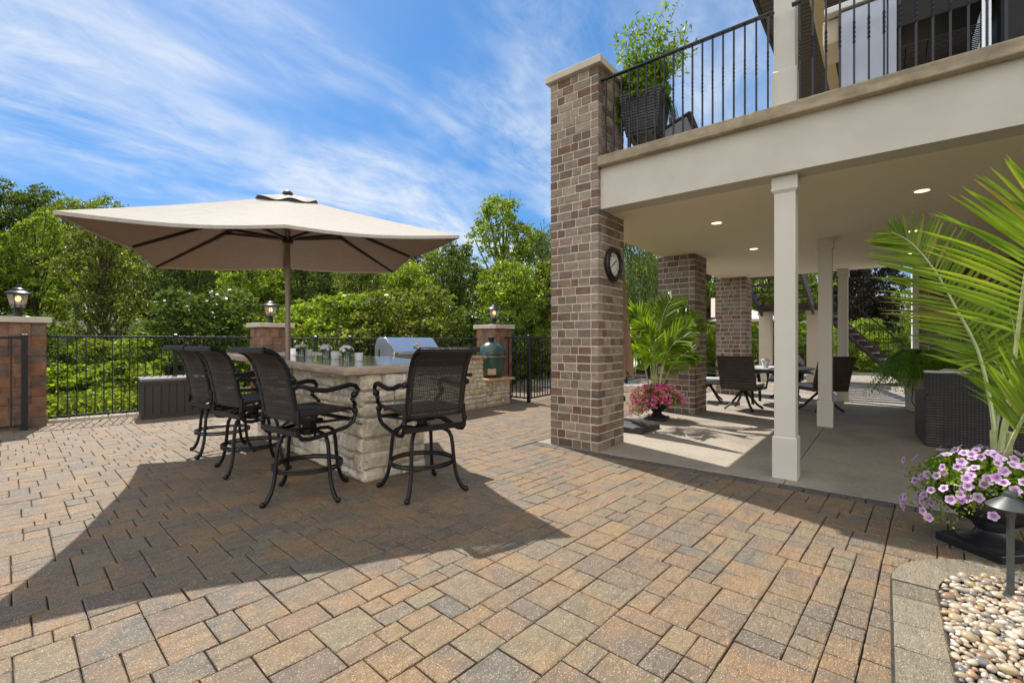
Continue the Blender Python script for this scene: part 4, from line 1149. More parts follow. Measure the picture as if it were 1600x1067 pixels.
mb = MB(); rnd = random.Random(9)
for k in range(40):
    a = rnd.uniform(0,2*PI); r = rnd.uniform(.02,.16); c = Vector((r*math.cos(a), r*math.sin(a), rnd.uniform(.02,.13))); e = Vector((math.cos(a),math.sin(a),.5))*.05; g = Vector((-math.sin(a),math.cos(a),.1))*.025
    mb.add([c-e*.5, c+g, c+e, c-g], [(0,1,2,3)])
o = obj('lime_foliage', mb, PALMG); o.location = (-2.15,10.35,.752); tag(o, 'lime green leafy table plant beside the white flower pot', 'plant')

# ---- sofa
sf = thing('wicker_sofa', 'black wicker sofa with white seat cushions behind the big palm', 'sofa', (.37,7.5,.004), R(4))
mb = MB(); mb.box(0,2.1,0,.14,.0,.885); mb.box(.01,2.09,.142,.85,.06,.36); 
obj('back_and_base', mb, WICKB, sf, bevel=.02)
for x in (0,1.96):
    mb = MB(); mb.box(x-.012,x+.15,-.012,.86,.0,.62); obj('arm', mb, WICKB, sf, bevel=.02)
for k in range(3):
    mb = MB(); mb.box(.15+.605*k,.15+.605*(k+1)-.01,.145,.32,.45,.93); obj('back_cushion', mb, CUSH, sf, bevel=.05)
    mb = MB(); mb.box(.15+.605*k,.15+.605*(k+1)-.01,.325,.84,.362,.50); obj('seat_cushion', mb, CUSH, sf, bevel=.04)
mb = MB(); mb.box(-.01,2.1,-.01,.15,.887,.912); obj('back_rail', mb, CUSH, sf, bevel=.01)

# ---- wall lantern on the far pillar
wl = thing('wall_lantern', 'tall glass wall lantern on the side of the farthest brick pillar', 'wall lantern', (PX0-.01,12.0,2.1))
mb = MB(); mb.box(-.13,-.03,-.06,.06,-.24,.24); obj('glass', mb, mat_emit('milky_lamp', (.95,.78,.68), .35), wl, bevel=.01)
mb = MB(); mb.box(-.14,0,-.07,.07,.24,.27); mb.box(-.14,0,-.07,.07,-.27,-.24); mb.box(-.028,.004,-.05,.05,-.24,.24); mb.box(-.138,-.128,-.065,-.055,-.24,.24); mb.box(-.138,-.128,.055,.065,-.24,.24); obj('frame', mb, IRON, wl)

# ---- balcony things
pl = thing('balcony_planter', 'tall tapered wicker planter standing behind the balcony railing', 'planter', (-2.30,5.42,3.385), R(8))
mb = MB(); a, b, z0, z1 = .19, .25, .40, .86
vs = [(-a,-a,z0),(a,-a,z0),(a,a,z0),(-a,a,z0),(-b,-b,z1),(b,-b,z1),(b,b,z1),(-b,b,z1),(-b+.03,-b+.03,z1),(b-.03,-b+.03,z1),(b-.03,b-.03,z1),(-b+.03,b-.03,z1)]
mb.add(vs, [(3,2,1,0),(0,1,5,4),(1,2,6,5),(2,3,7,6),(3,0,4,7),(4,5,9,8),(5,6,10,9),(6,7,11,10),(7,4,8,11)])
obj('tub', mb, WICKB, pl)
mb = MB()
for k in range(7): mb.box(-.185,.185,-.18+.053*k,-.18+.053*k+.038,.37,.399)
for s in (-.15,.09): mb.box(s,s+.05,-.19,.19,.34,.37)
obj('slatted_base', mb, RESIN, pl)
for x in (-.15,.15):
    for y in (-.15,.15):
        mb = MB(); mb.box(x-.018,x+.018,y-.018,y+.018,0,.34); obj('foot', mb, DARK, pl)
bc = thing('balcony_chair', 'grey seat back of a low chair peeking over the balcony ledge', 'chair', (-1.66,5.46,3.29), R(-30))
mb = MB(); wick_panel(mb, -.24, .24, .18, .43, lambda v: -.2 - .14*v, .03, 6); obj('backrest', mb, WICK, bc)
mb = MB(); mb.obox((0,-.30,.30),(.19,0,0),(0,.01,0),(0,-.06,.10)); obj('back_pad', mb, CUSHG, bc)
mb = MB(); mb.box(-.24,.24,-.2,.35,.12,.17); obj('seat', mb, WICK, bc)
for x in (-.25,.25):
    for y in (-.17,.3):
        mb = MB(); mb.box(x-.02,x+.02,y-.02,y+.02,0,.12); obj('leg', mb, DARK, bc)
gg = thing('balcony_grill', 'blue grey steel barbecue cart behind the balcony railing', 'grill', (.13,5.45,3.36))
mb = MB(); mb.box(-.46,-.12,-.26,.26,.08,.93); obj('cabinet', mb, STEEL2, gg, bevel=.01)
mb = MB(); mb.box(-.58,-.12,-.29,.29,.94,1.0); obj('side_shelf', mb, WHITEP, gg, bevel=.01)
for (x, y) in ((-.09,-.27),(.48,-.27),(-.09,.27),(.48,.27)):
    mb = MB(); mb.box(x-.028,x+.028,y-.02,y+.02,.0,1.0); obj('leg', mb, STEEL2 if x < 0 else CHROME, gg, bevel=.003)
mb = MB()
for k in range(15): mb.tube([(-.09,-.25+.035*k,.44),(.48,-.25+.035*k,.44)], .005, 5)
for k in range(4): mb.tube([(0+.14*k,-.26,.434),(0+.14*k,.26,.434)], .005, 5)
obj('wire_shelf', mb, BRONZE, gg)
mb = MB(); vs = [(-.08,-.24,.62),(.47,-.24,.62),(.47,.24,.62),(-.08,.24,.62),(-.12,-.29,.98),(.52,-.29,.98),(.52,.29,.98),(-.12,.29,.98)]
mb.add(vs, [(3,2,1,0),(4,5,6,7),(0,1,5,4),(1,2,6,5),(2,3,7,6),(3,0,4,7)]); obj('firebox', mb, DARK, gg, bevel=.01)
mb = MB(); pass
n = 10; vs = []
for x in (-.12,.52):
    for k in range(n+1): vs.append((x, -.29*math.cos(PI*k/n), 1.055 + .27*math.sin(PI*k/n)))
mb.add(vs, [(k, k+1, n+2+k, n+1+k) for k in range(n)] + [tuple(range(n+1)), tuple(range(2*n+1, n, -1))]); obj('lid', mb, STEEL2, gg, smooth=True)
mb = MB(); mb.tube([(-.05,-.33,1.1),(.45,-.33,1.1)], .014, 8); obj('lid_handle', mb, CHROME, gg)
for x in (.02,.14,.26,.38):
    mb = MB(); mb.tube([(x,-.31,.98),(x,-.315,.86),(x+.03,-.33,.84),(x+.05,-.32,.88)], .005, 5); obj('hook', mb, DARK, gg)
mb = MB(); mb.box(-.60,-.465,-.2,.2,.70,.935); obj('side_burner_box', mb, CREAMC, gg, bevel=.02)
sk = thing('covered_cart', 'black covered cart right of the balcony grill', 'cart', (1.0,5.5,3.36))
mb = MB(); mb.box(-.32,.5,-.3,.3,.05,1.05); obj('cover', mb, DARK, sk, bevel=.05)
mb = MB(); mb.box(-.34,.52,-.31,.31,1.055,1.10); obj('top', mb, STEEL2, sk, bevel=.02)

# ---- stairs and support columns behind the covered patio
def support(x, y, label):
    t = thing('support_column', label, 'column', (x,y,0), 0, 'cream supports under the stair landing')
    mb = MB(); mb.box(-.17,.17,-.17,.17,0,2.1); obj('shaft', mb, CREAM, t, bevel=.01)
    mb = MB(); mb.box(-.205,.205,-.205,.205,2.101,2.22); obj('capital', mb, CREAM, t, bevel=.015)
support(-3.0,16.6,'cream support column under the stair landing, right of the farthest brick pillar')
support(-1.72,16.7,'cream support column under the stair landing, behind the middle painted column')
sr = thing('steel_stairs', 'brown outdoor steel stairs with landing behind the covered patio', 'stairs', (-1.5,16.5,0), absolute=True)
mb = MB()
for x in (-3.0,-1.66): mb.beam((x,16.05,2.18),(x,12.7,3.3), .06, .28)
obj('upper_stringer', mb, STAIRM, sr)
for k in range(7):
    y = 16.0 - (k+.5)*.45; z = 2.30 + (k+.5)*.155; mb = MB(); mb.box(-2.96,-1.70,y-.15,y+.15,z-.03,z); obj('tread', mb, STAIRM, sr)
mb = MB(); mb.box(-3.1,-1.5,16.05,18.4,2.235,2.36); obj('landing', mb, STAIRM, sr)
mb = MB()
mb.beam((-1.5,18.35,2.2),(.45,18.35,.10), .06, .34); mb.beam((-1.5,17.15,2.13),(.45,17.15,.03), .05, .07)
obj('lower_stringer', mb, STAIRM, sr)
for k in range(11):
    x = -1.4 + (k+.5)*.168; z = 2.2 - (k+.7)*.188; mb = MB(); mb.box(x-.13,x+.14,17.19,18.31,z-.035,z); obj('tread', mb, RESINTOP, sr)
def stair_rail(y):
    mb = MB(); mb.beam((-1.5,y,3.2),(.45,y,1.12), .05, .04); mb.beam((-1.5,y,2.42),(.45,y,.36), .03, .03)
    for k in range(17):
        x = -1.45 + k*.115; z = 2.42 - (x+1.5)*1.056; mb.beam((x,y,z),(x,y,z+.76), .014, .014, up=(0,1,0))
    obj('stair_railing', mb, IRON, sr)
stair_rail(18.42)
# far neighbour house with white deck rail
nh = thing('neighbour_house', 'distant pale house with a white railed deck, seen past the stairs', 'house', (12,34,0), absolute=True)
mb = MB(); mb.box(10.5,22,36,46,0,5.5); obj('wall', mb, CREAM, nh)
mb = MB(); mb.box(4.5,12,32.5,36,2.0,2.3); obj('deck', mb, STAIRM, nh)
mb = MB(); mb.beam((4.5,32.5,3.3),(12,32.5,3.3),.08,.08); mb.beam((4.5,32.5,2.45),(12,32.5,2.45),.06,.06)
for k in range(60): mb.beam((4.55+k*.125,32.5,2.45),(4.55+k*.125,32.5,3.3),.035,.035, up=(0,1,0))
obj('deck_railing', mb, WHITEP, nh)
mb = MB()
for x in (5,8,11): mb.box(x,x+.15,32.6,32.75,0,2.0)
obj('deck_posts', mb, STAIRM, nh)
mb = MB(); mb.prism([(10,35.5),(22.5,35.5),(22.5,46.5),(10,46.5)], 5.5, 5.7); mb.add([(10,35.5,5.7),(22.5,35.5,5.7),(22.5,46.5,5.7),(10,46.5,5.7),(13,41,9),(19.5,41,9)], [(0,1,5,4),(1,2,5),(2,3,4,5),(3,0,4)]); obj('roof', mb, STAIRM, nh)
# white umbrella beyond the stairs
wu = thing('white_umbrella', 'white market umbrella far behind the farthest brick pillar', 'umbrella', (-4.25,19.5,0))
mb = MB(); mb.tube([(0,0,0),(0,0,2.6)], .025, 8); obj('pole', mb, DARK, wu)
mb = MB(); mb.lathe([(1.35,2.08),(.7,2.33),(.02,2.55)], 8, cap=False); obj('canopy', mb, WHITECLOTH, wu)
CREAMPATH = mat_plain('pale_concrete', (.46,.44,.42), .8, 0, .1, 3, .3, 60)
# path outside the gate
mb = MB(); mb.box(-5.6,-3.5,13.3,40,-.05,-.012); struct('garden_path', mb, SLABM)

mb = MB(); q = [W(-1.4,13.0), W(4.5,13.2), W(4.5,16.0), W(-1.4,15.6)]; mb.prism([(p.x,p.y) for p in q], -.06, .0); struct('lower_path', mb, CREAMPATH)
# ------------------------------------------------------------------ vegetation
def leaves(C, rng, L, Wd, up=.5, var=.35, N=None):
    n = len(C)
    nr = rng.normal(size=(n,3)); nr[:,2] = nr[:,2]*.6 + up
    if N is not None: nr = nr*.7 + N
    nr /= np.linalg.norm(nr, axis=1, keepdims=True) + 1e-9
    u = np.cross(nr, rng.normal(size=(n,3))); u /= np.linalg.norm(u, axis=1, keepdims=True) + 1e-9
    v = np.cross(nr, u); s = 1 + var*rng.uniform(-1,1,(n,1))
    a = C - u*L*s/2; b = C + v*Wd*s/2 + u*L*s*.05; c = C + u*L*s/2; d = C - v*Wd*s/2 + u*L*s*.05
    V = np.stack([a,b,c,d], 1).reshape(-1,3); F = np.arange(4*n).reshape(-1,4)
    return V, F
def crown_pts(rng, H, z0, Rr, nl, nc, k, lr, spread=.2, top=.55):
    lobes = []
    for i in range(nl):
        t = (i + rng.uniform(.2,.8))/nl; z = z0 + (H - z0 - lr*.6)*t
        prof = math.sin(min(1, (t*(1-top)/top if t < top else .5 + .5*(t-top)/(1-top)*1 ) if t < top else 1)*PI/2) if t < top else math.cos((t-top)/(1-top)*1.25)
        prof = max(.18, prof if t >= top else .55 + .45*t/top)
        a = i*2.4 + rng.uniform(-.5,.5); r = Rr*prof*math.sqrt(rng.uniform(.12,1))*.82
        lobes.append((r*math.cos(a), r*math.sin(a), z, lr*rng.uniform(.65,1.25)*(1.1 - .35*t)))
    C = []
    for (x,y,z,r) in lobes:
        d = rng.normal(size=(nc,3)); d[:,2] += .35; d /= np.linalg.norm(d, axis=1, keepdims=True)
        cc = np.array([x,y,z]) + d*r*rng.uniform(.55,1.08,(nc,1))*np.array([1,1,.8])
        kk = rng.integers(max(2,int(k*.4)), int(k*1.6), nc)
        for c, q in zip(cc, kk):
            C.append(c + rng.normal(size=(q,3))*spread*np.array([1,1,.55])*rng.uniform(.6,1.3))
    return np.concatenate(C), lobes
def make_tree(name, label, cat, seed, H, z0, Rr, nl, nc, k, lr, L, Wd, leafm, group, trunk=.16, spread=.2, top=.55, loc=(0,0,0), rz=0):
    rng = np.random.default_rng(seed)
    t = thing(name, label, cat, loc, rz, group)
    C, lobes = crown_pts(rng, H, z0, Rr, nl, nc, k, lr, spread, top)
    V, F = leaves(C, rng, L, Wd); np_obj('crown', V, F, leafm, t)
    mb = MB(); lean = rng.uniform(-.04,.04,2)*H
    tp = [Vector((lean[0]*s*s + .05*math.sin(s*7+seed), lean[1]*s*s + .05*math.cos(s*5+seed), -.5 + (H*.86+.5)*s)) for s in np.linspace(0,1,9)]
    mb.tube(tp, [trunk*(1.25 if i == 0 else 1 - .1*i) for i in range(9)], 8)
    for i, (x,y,z,r) in enumerate(lobes):
        if z < z0 + .2: s = .15
        s = min(.85, max(.12, (z - r*.9 - z0*.2)/H*.8)); f = s*8; j = int(f); p = tp[j] + (tp[j+1]-tp[j])*(f-j)
        e = Vector((x,y,z)); m = p + (e-p)*.5 + Vector((0,0,-.1*r))
        w = trunk*(.42 - .2*s); mb.tube([p, m, e, e + (e-m)*.45], [w, w*.7, w*.42, w*.12], 5)
    obj('trunk', mb, BARK, t, smooth=True)
    return t
def at(px, Y): 
    p = W((px-800)/FPX*Y, Y); p.z = hill(p.x, p.y) - .05; return p
PR = {}
PR['broad'] = dict(H=9, z0=2.4, Rr=2.9, nl=40, nc=46, k=17, lr=1.0, L=.135, Wd=.08, spread=.13)
PR['round'] = dict(H=8, z0=1.2, Rr=3.0, nl=38, nc=46, k=17, lr=1.05, L=.13, Wd=.082, spread=.125, top=.45)
PR['tall']  = dict(H=8, z0=1.2, Rr=2.0, nl=36, nc=24, k=18, lr=.66, L=.125, Wd=.08, spread=.12, top=.5)
PR['mid']   = dict(H=5, z0=.4, Rr=2.1, nl=34, nc=42, k=17, lr=.66, L=.10, Wd=.06, spread=.095, top=.45)
PR['shrub'] = dict(H=2, z0=.1, Rr=1.15, nl=22, nc=44, k=15, lr=.38, L=.062, Wd=.04, spread=.055, top=.4, trunk=.04)
PR['leafy'] = dict(H=1.5, z0=.05, Rr=1.0, nl=16, nc=28, k=14, lr=.32, L=.09, Wd=.06, spread=.06, top=.4, trunk=.035)
MADE = {}
def plant(kind, leafm, px, Y, H, label, group, name='tree', cat='tree', sx=1.0):
    p = at(px, Y); key = (kind, leafm.name, name)
    s = H/PR[kind]['H']
    if key not in MADE:
        t = make_tree(name, label, cat, 100 + len(MADE), leafm=leafm, group=group, loc=p, **PR[kind]); t.scale = (s*sx, s*sx, s); MADE[key] = t; t.rotation_euler.z = px*.37
    else: dup(MADE[key], p, px*.37, label, group, (s*sx, s*sx, s))
BG = 'tall trees of the wood behind the patio'
for a in [
 ('broad', LEAF_A, -95, 24, 8.3, 'tall tree of the wood at the far left edge, behind the left pillar lantern'),
 ('round', LEAF_B, 35, 27, 8.5, 'tallest dark green tree above the left pillar lantern'),
 ('broad', LEAF_A, 140, 24, 7.3, 'broad green tree behind the left tip of the umbrella'),
 ('round', LEAF_D, 240, 28, 7.4, 'dark round tree behind the left half of the umbrella'),
 ('broad', LEAF_A, 345, 25, 6.7, 'broad green tree just left of the umbrella pole, rear row'),
 ('round', LEAF_C, 440, 27, 7.0, 'bright green tree directly behind the umbrella pole, rear row'),
 ('broad', LEAF_D, 535, 26, 6.4, 'broad green tree behind the right half of the umbrella'),
 ('round', LEAF_B, 625, 28, 6.9, 'dark round tree under the right side of the umbrella'),
 ('broad', LEAF_A, 690, 25, 5.5, 'lower green tree below the right tip of the umbrella'),
 ('tall', LEAF_C, 782, 20, 7.5, 'tall airy bright green tree rising above the egg cooker pillar'),
 ('tall', LEAF_A, 838, 22, 6.4, 'slender green tree next to the tall brick pillar'),
]: plant(*a, BG)
MG = 'middle row of smaller trees behind the patio fence'
for a in [
 ('mid', LEAF_A, -60, 15, 5.0, 'small leafy tree at the left frame edge behind the gate panel'),
 ('tall', LEAF_C, 62, 16, 5.3, 'small bright tree right behind the left edge pillar'),
 ('tall', LEAF_D, 165, 15, 5.2, 'small dark tree behind the picket fence left of the deck box'),
 ('round', LEAF_B, 300, 20, 5.2, 'dark green tree filling the gap behind the deck box'),
 ('round', LEAF_A, 425, 21, 5.4, 'green tree behind the umbrella pole, middle distance'),
 ('round', LEAF_C, 600, 21, 5.2, 'bright green tree behind the grill, middle distance'),
 ('mid', LEAF_C, 395, 16, 4.3, 'small bright tree just left of the middle lantern pillar'),
 ('mid', LEAF_B, 470, 17.5, 4.6, 'small dark tree right of the umbrella pole'),
 ('tall', LEAF_D, 560, 16.5, 4.6, 'small tree behind the flower vases'),
 ('mid', LEAF_C, 640, 17, 4.2, 'small bright tree behind the grill hood'),
 ('tall', LEAF_B, 715, 18, 5.2, 'small dark tree left of the egg cooker pillar'),
 ('mid', LEAF_C, 800, 15.5, 4.2, 'small bright tree right of the egg cooker pillar lantern'),
 ('mid', LEAF_A, 868, 17, 4.5, 'small tree behind the gate post by the brick pillar'),
]: plant(*a, MG)
SG = 'shrubs growing outside the picket fence'
for a in [
 ('leafy', LEAF_C, 100, 9.4, 1.0, 'bright low leafy shrub beside the left pillar'),
 ('shrub', LEAF_A, 150, 10.6, 1.5, 'rounded shrub behind the left fence, left of the deck box'),
 ('leafy', LEAF_C, 190, 9.6, 1.05, 'bright low leafy shrub behind the fence next to the deck box'),
 ('shrub', LEAF_C, 245, 11.4, 1.7, 'tall bright shrub behind the deck box'),
 ('leafy', LEAF_A, 285, 10.2, 1.3, 'low shrub behind the right end of the deck box'),
 ('shrub', LEAF_B, 325, 12, 2.9, 'dark shrub between the deck box and the middle lantern pillar'),
 ('shrub', LEAF_C, 380, 11.6, 1.4, 'bright shrub at the left side of the middle lantern pillar'),
 ('leafy', LEAF_C, 350, 10.6, 1.2, 'low bright shrub behind the row of bar stools'),
 ('shrub', LEAF_D, 475, 12.2, 1.6, 'shrub between umbrella pole and first flower vase'),
 ('shrub', LEAF_C, 530, 13, 2.9, 'bright shrub behind the second and third vases'),
 ('shrub', LEAF_B, 590, 12.4, 1.7, 'dark shrub left of the grill hood'),
 ('shrub', LEAF_D, 645, 13, 3.0, 'shrub straight behind the grill hood'),
 ('shrub', LEAF_C, 700, 12.6, 1.7, 'bright shrub right of the grill hood'),
 ('shrub', LEAF_B, 755, 13.2, 2.4, 'dark shrub hidden behind the egg cooker pillar'),
 ('shrub', LEAF_A, 812, 17, 2.2, 'shrub seen through the bars left of the gate post'),
 ('shrub', LEAF_C, 850, 18.5, 2.0, 'bright shrub seen through the gate bars beside the brick pillar'),
 ('shrub', LEAF_B, 18, 9.6, 2.0, 'dark shrub behind the left pillar and gate panel'),
]: plant(*a, SG, 'shrub', 'shrub', 1.25)
NG = 'greenery behind the covered patio'
for a in [
 ('broad', LEAF_C, 1108, 23, 7.5, 'bright tree seen between the second and third brick pillars'),
 ('broad', LEAF_C, 1205, 27, 8.0, 'bright tree behind the stair landing'),
 ('broad', LEAF_C, 1010, 30, 6.5, 'green tree behind the pink flower urn palm'),
 ('broad', LEAF_C, 1290, 30, 7.5, 'bright tree behind the middle painted column'),
]: plant(*a, NG)
for a in [
 ('shrub', LEAF_B, 985, 19, 1.6, 'dark shrub beyond the fence left of the small palm'),
 ('shrub', LEAF_B, 1040, 20, 1.7, 'dark shrub beyond the fence right of the small palm'),
 ('shrub', LEAF_C, 1115, 19, 2.2, 'bright shrub left of the farthest brick pillar'),
 ('shrub', LEAF_C, 1165, 21, 2.2, 'bright shrub behind the round dining table'),
 ('shrub', LEAF_C, 1245, 20, 2.3, 'bright shrub between the cream stair supports'),
 ('shrub', LEAF_C, 1345, 21.5, 2.6, 'bright shrub under the sloping stair stringer'),
 ('shrub', LEAF_C, 1395, 23, 1.9, 'bright round shrub seen through the stair railing'),
]: plant(*a, NG, 'shrub', 'shrub', 1.3)
plant('broad', LEAF_P, 1352, 24, 6.6, 'dark purple leaved tree above the stairs', None)
# weeping willow beyond the gate
wl_ = thing('willow_tree', 'weeping willow with hanging strands behind the two nearest brick pillars', 'tree', at(945,19.5))
rng = np.random.default_rng(77); C = []; mb = MB()
for k in range(330):
    a = rng.uniform(0,2*PI); r = 3.0*math.sqrt(rng.uniform(.03,1)); z = 7.3 - 1.6*(r/3)**2 + rng.uniform(-.5,.3); ln = rng.uniform(2.6,5.4)
    n = int(ln*15); s = np.linspace(0,1,n)
    p = np.stack([r*math.cos(a)*(1+.12*s) + .05*np.sin(s*9+k), r*math.sin(a)*(1+.12*s) + .05*np.cos(s*8+k), z - ln*s], 1)
    C.append(p + rng.normal(size=(n,3))*.045)
C = np.concatenate(C); n = len(C)
d = np.stack([rng.normal(size=n)*.25, rng.normal(size=n)*.25, -np.ones(n)], 1); d /= np.linalg.norm(d,axis=1,keepdims=True)
v = np.cross(d, rng.normal(size=(n,3))); v /= np.linalg.norm(v,axis=1,keepdims=True)
V = np.stack([C - d*.09, C + v*.02, C + d*.09, C - v*.02], 1).reshape(-1,3)
np_obj('crown', V, np.arange(4*n).reshape(-1,4), LEAF_W, wl_)
mb.tube([(0,0,-.5),(.1,0,2),(0,.1,4.5),(.1,0,6.8)], [.3,.24,.17,.06], 8)
for k in range(12):
    a = k*2.4; mb.tube([(.05,.05,3.5+.25*k),(1.1*math.cos(a),1.1*math.sin(a),5.6+.12*k),(2.2*math.cos(a),2.2*math.sin(a),6.0)], [.08,.05,.02], 5)
obj('trunk', mb, BARK, wl_, smooth=True)
# far woodland mass behind everything
rng = np.random.default_rng(5); C = []
for k in range(1500):
    px = rng.uniform(-420, 1500); Y = rng.uniform(34, 46); p = W((px-800)/FPX*Y, Y); h = hill(p.x,p.y)
    top = np.interp(px, [-420,0,150,330,600,720,760,1500], [9,9.2,8,6.6,6.2,5.0,5.6,7])
    z = rng.uniform(.2, 1)**.8*top*rng.uniform(.6,1.0)
    C.append(np.array([p.x,p.y,h*.4 + z]) + rng.normal(size=(22,3))*np.array([.75,.75,.5]))
C = np.concatenate(C); V, F = leaves(C, rng, .42, .26)
o = np_obj('distant_woodland', V, F, LEAF_A); o['kind'] = 'stuff'
# low ground cover just outside the fence
rng = np.random.default_rng(6); C = []
for k in range(900):
    f = rng.uniform(-.1,1.9); 
    q = (f0 + (f1-f0)*f) if f < 1 else (g0 + (g1-g0)*(f-1)); off = rng.uniform(.25,2.2)
    dn = Vector((-1,.25)) if f < 1 else Vector((-.78,.62)); x, y = q.x + dn.x*off, q.y + dn.y*off
    C.append(np.array([x, y, rng.uniform(.0,.28)]) + rng.normal(size=(16,3))*np.array([.12,.12,.05]))
C = np.concatenate(C); V, F = leaves(C, rng, .085, .05); o = np_obj('ground_cover', V, F, LEAF_A); o['kind'] = 'stuff'

# ---- palms
def bez(pts, n):
    P_ = [Vector(p) for p in pts]; P_ = [P_[0]*2 - P_[1]] + P_ + [P_[-1]*2 - P_[-2]]; out = []; m = len(P_) - 3
    for i in range(n+1):
        f = i/n*m; j = min(int(f), m-1); t = f - j; a,b,c,d = P_[j:j+4]
        out.append(.5*((2*b) + (c-a)*t + (2*a-5*b+4*c-d)*t*t + (3*b-a-3*c+d)*t**3))
    return out
def frond(root, pts, N, n, ll, wd, r0, seed, start=.25, ang=52, droop=.25, name='frond', twist=0, mat=None):
    rnd = random.Random(seed); C = bez(pts, 40); N = Vector(N).normalized()
    mb = MB(); mb.tube(C, [r0*(1 - .9*i/40) + .0012 for i in range(41)], 6); 
    lf = MB()
    for k in range(n):
        t = start + (1-start)*(k + .5)/n
        f = t*40; j = min(int(f), 39); p = C[j] + (C[j+1]-C[j])*(f-j); T = (C[j+1]-C[j]).normalized()
        prof = (math.sin(PI*min(1, .18 + .82*((t-start)/(1-start))**.8))**.6 if t < .999 else .3)
        L = ll*max(.28, prof)
        for sd in (-1,1):
            S = (N.cross(T)*sd).normalized(); a = R(ang*(1 - .45*((t-start)/(1-start))) + rnd.uniform(-5,5))
            D = (S*math.sin(a) + T*math.cos(a) + N*(.12 + rnd.uniform(-.1,.1))).normalized()
            l = L*rnd.uniform(.88,1.08); side = D.cross(N).normalized(); nr = side.cross(D)
            if twist: side = (side*math.cos(twist) + nr*math.sin(twist)*sd)
            vs = []; m = 6
            dr = droop*rnd.uniform(.6,1.5)
            for i in range(m+1):
                s = i/m; w = wd*(.45 + 1.1*s if s < .5 else 2*(1-s)*1.0)*(1 if s < 1 else 0); w = wd*min(1, .4 + 2.2*s)*max(0, 1 - s**2.6)
                c = p + D*l*s + Vector((0,0,-l*dr*s*s)); vs += [c - side*w/2, c + nr*(-w*.22), c + side*w/2]
            lf.add(vs, [q for i in range(m) for q in ((3*i,3*i+1,3*i+4,3*i+3),(3*i+1,3*i+2,3*i+5,3*i+4))])
    st_ = obj(name, mb, STEM, root, smooth=True); obj('leaflets', lf, mat or PALMG, st_)
def cpts(L): return [P(*q) for q in L]
tocam = lambda p: (Vector((0,0,H)) - p).normalized()
UR = Vector((.50,4.04,.0))
p1 = thing('palm', 'big feathery palm rising from the lilac petunia urn at the right edge', 'palm', (UR.x,UR.y,.40), absolute=True)
FR = [
 ([(1549,735,2.82),(1552,660,2.9),(1530,554,3.05),(1494,482,3.2),(1460,422,3.3),(1424,380,3.42),(1392,362,3.5)], 42, .46, .023, .013, .28, 58, .10, (.15,-.1,.25)),
 ([(1556,735,2.80),(1574,640,2.74),(1588,540,2.66),(1599,450,2.6),(1614,380,2.55),(1638,325,2.5),(1668,290,2.45)], 36, .56, .026, .014, .36, 66, .10, (0,0,.1)),
 ([(1560,735,2.86),(1578,640,3.1),(1600,560,3.35),(1632,500,3.6),(1670,480,3.8)], 38, .5, .02, .012, .3, 56, .2, (.1,0,.5)),
 ([(1552,735,2.88),(1553,630,3.2),(1549,560,3.45),(1532,505,3.7),(1503,480,3.95),(1465,490,4.1)], 40, .5, .02, .012, .3, 56, .2, (0,0,.6)),
 ([(1562,735,2.78),(1590,670,2.6),(1625,610,2.45),(1670,575,2.3)], 36, .42, .02, .012, .3, 56, .2, (0,0,.8)),
 ([(1550,735,2.86),(1560,650,2.95),(1580,580,3.0),(1585,520,3.05),(1570,460,3.1)], 38, .42, .019, .011, .32, 50, .15, (0,0,.2)),
 ([(1556,735,2.84),(1566,670,2.9),(1575,620,2.95),(1560,570,3.0),(1530,560,3.05)], 32, .34, .018, .010, .32, 50, .2, (0,0,.4)),
]
for i, (c, n, ll, wd, r0, stt, an, dr, off) in enumerate(FR):
    pts = cpts(c); mid = pts[len(pts)//2]
    frond(p1, pts, tocam(mid) + Vector(off), n, ll, wd, r0, i, stt, an, dr)
for i in range(4):
    a = i*1.7; mb = MB(); b = W(3.0 + .03*math.cos(a), 2.83 + .03*math.sin(a), .42)
    mb.tube([b, b + Vector((.02*math.cos(a),.02*math.sin(a),.3))], [.022,.014], 8); obj('stem_base', mb, STEM, p1, smooth=True)
U2 = Vector((-2.90,7.32,.004))
p2 = thing('palm', 'smaller bright palm growing from the pink flower urn between brick pillars', 'palm', (U2.x,U2.y,.42), absolute=True)
for i, c in enumerate([
 [(1022,625,7.5),(1014,550,7.45),(1003,508,7.4),(990,492,7.35),(978,500,7.3)],
 [(1024,625,7.5),(1028,545,7.6),(1036,495,7.7),(1048,470,7.8),(1062,474,7.9)],
 [(1027,625,7.5),(1038,560,7.4),(1056,528,7.3),(1078,510,7.2),(1094,506,7.1)],
 [(1020,625,7.5),(1006,570,7.3),(993,552,7.1),(982,566,7.0)],
 [(1027,625,7.5),(1046,578,7.4),(1064,556,7.3),(1080,560,7.2)],
 [(1023,625,7.55),(1019,540,7.7),(1017,495,7.9),(1024,470,8.0)],
 [(1020,625,7.5),(1002,555,7.7),(990,528,7.8),(980,530,7.9)],
 [(1026,625,7.5),(1040,550,7.6),(1062,500,7.7),(1080,488,7.8)],
 [(1024,625,7.45),(1022,560,7.2),(1012,520,7.0),(998,515,6.9)],
 [(1027,625,7.45),(1040,560,7.2),(1056,535,7.05),(1072,535,6.95)]]):
    pts = cpts(c); frond(p2, pts, tocam(pts[2])*.6 + Vector((0,0,.7)), 38, .44, .044, .010, 20+i, .26, 50, .25)
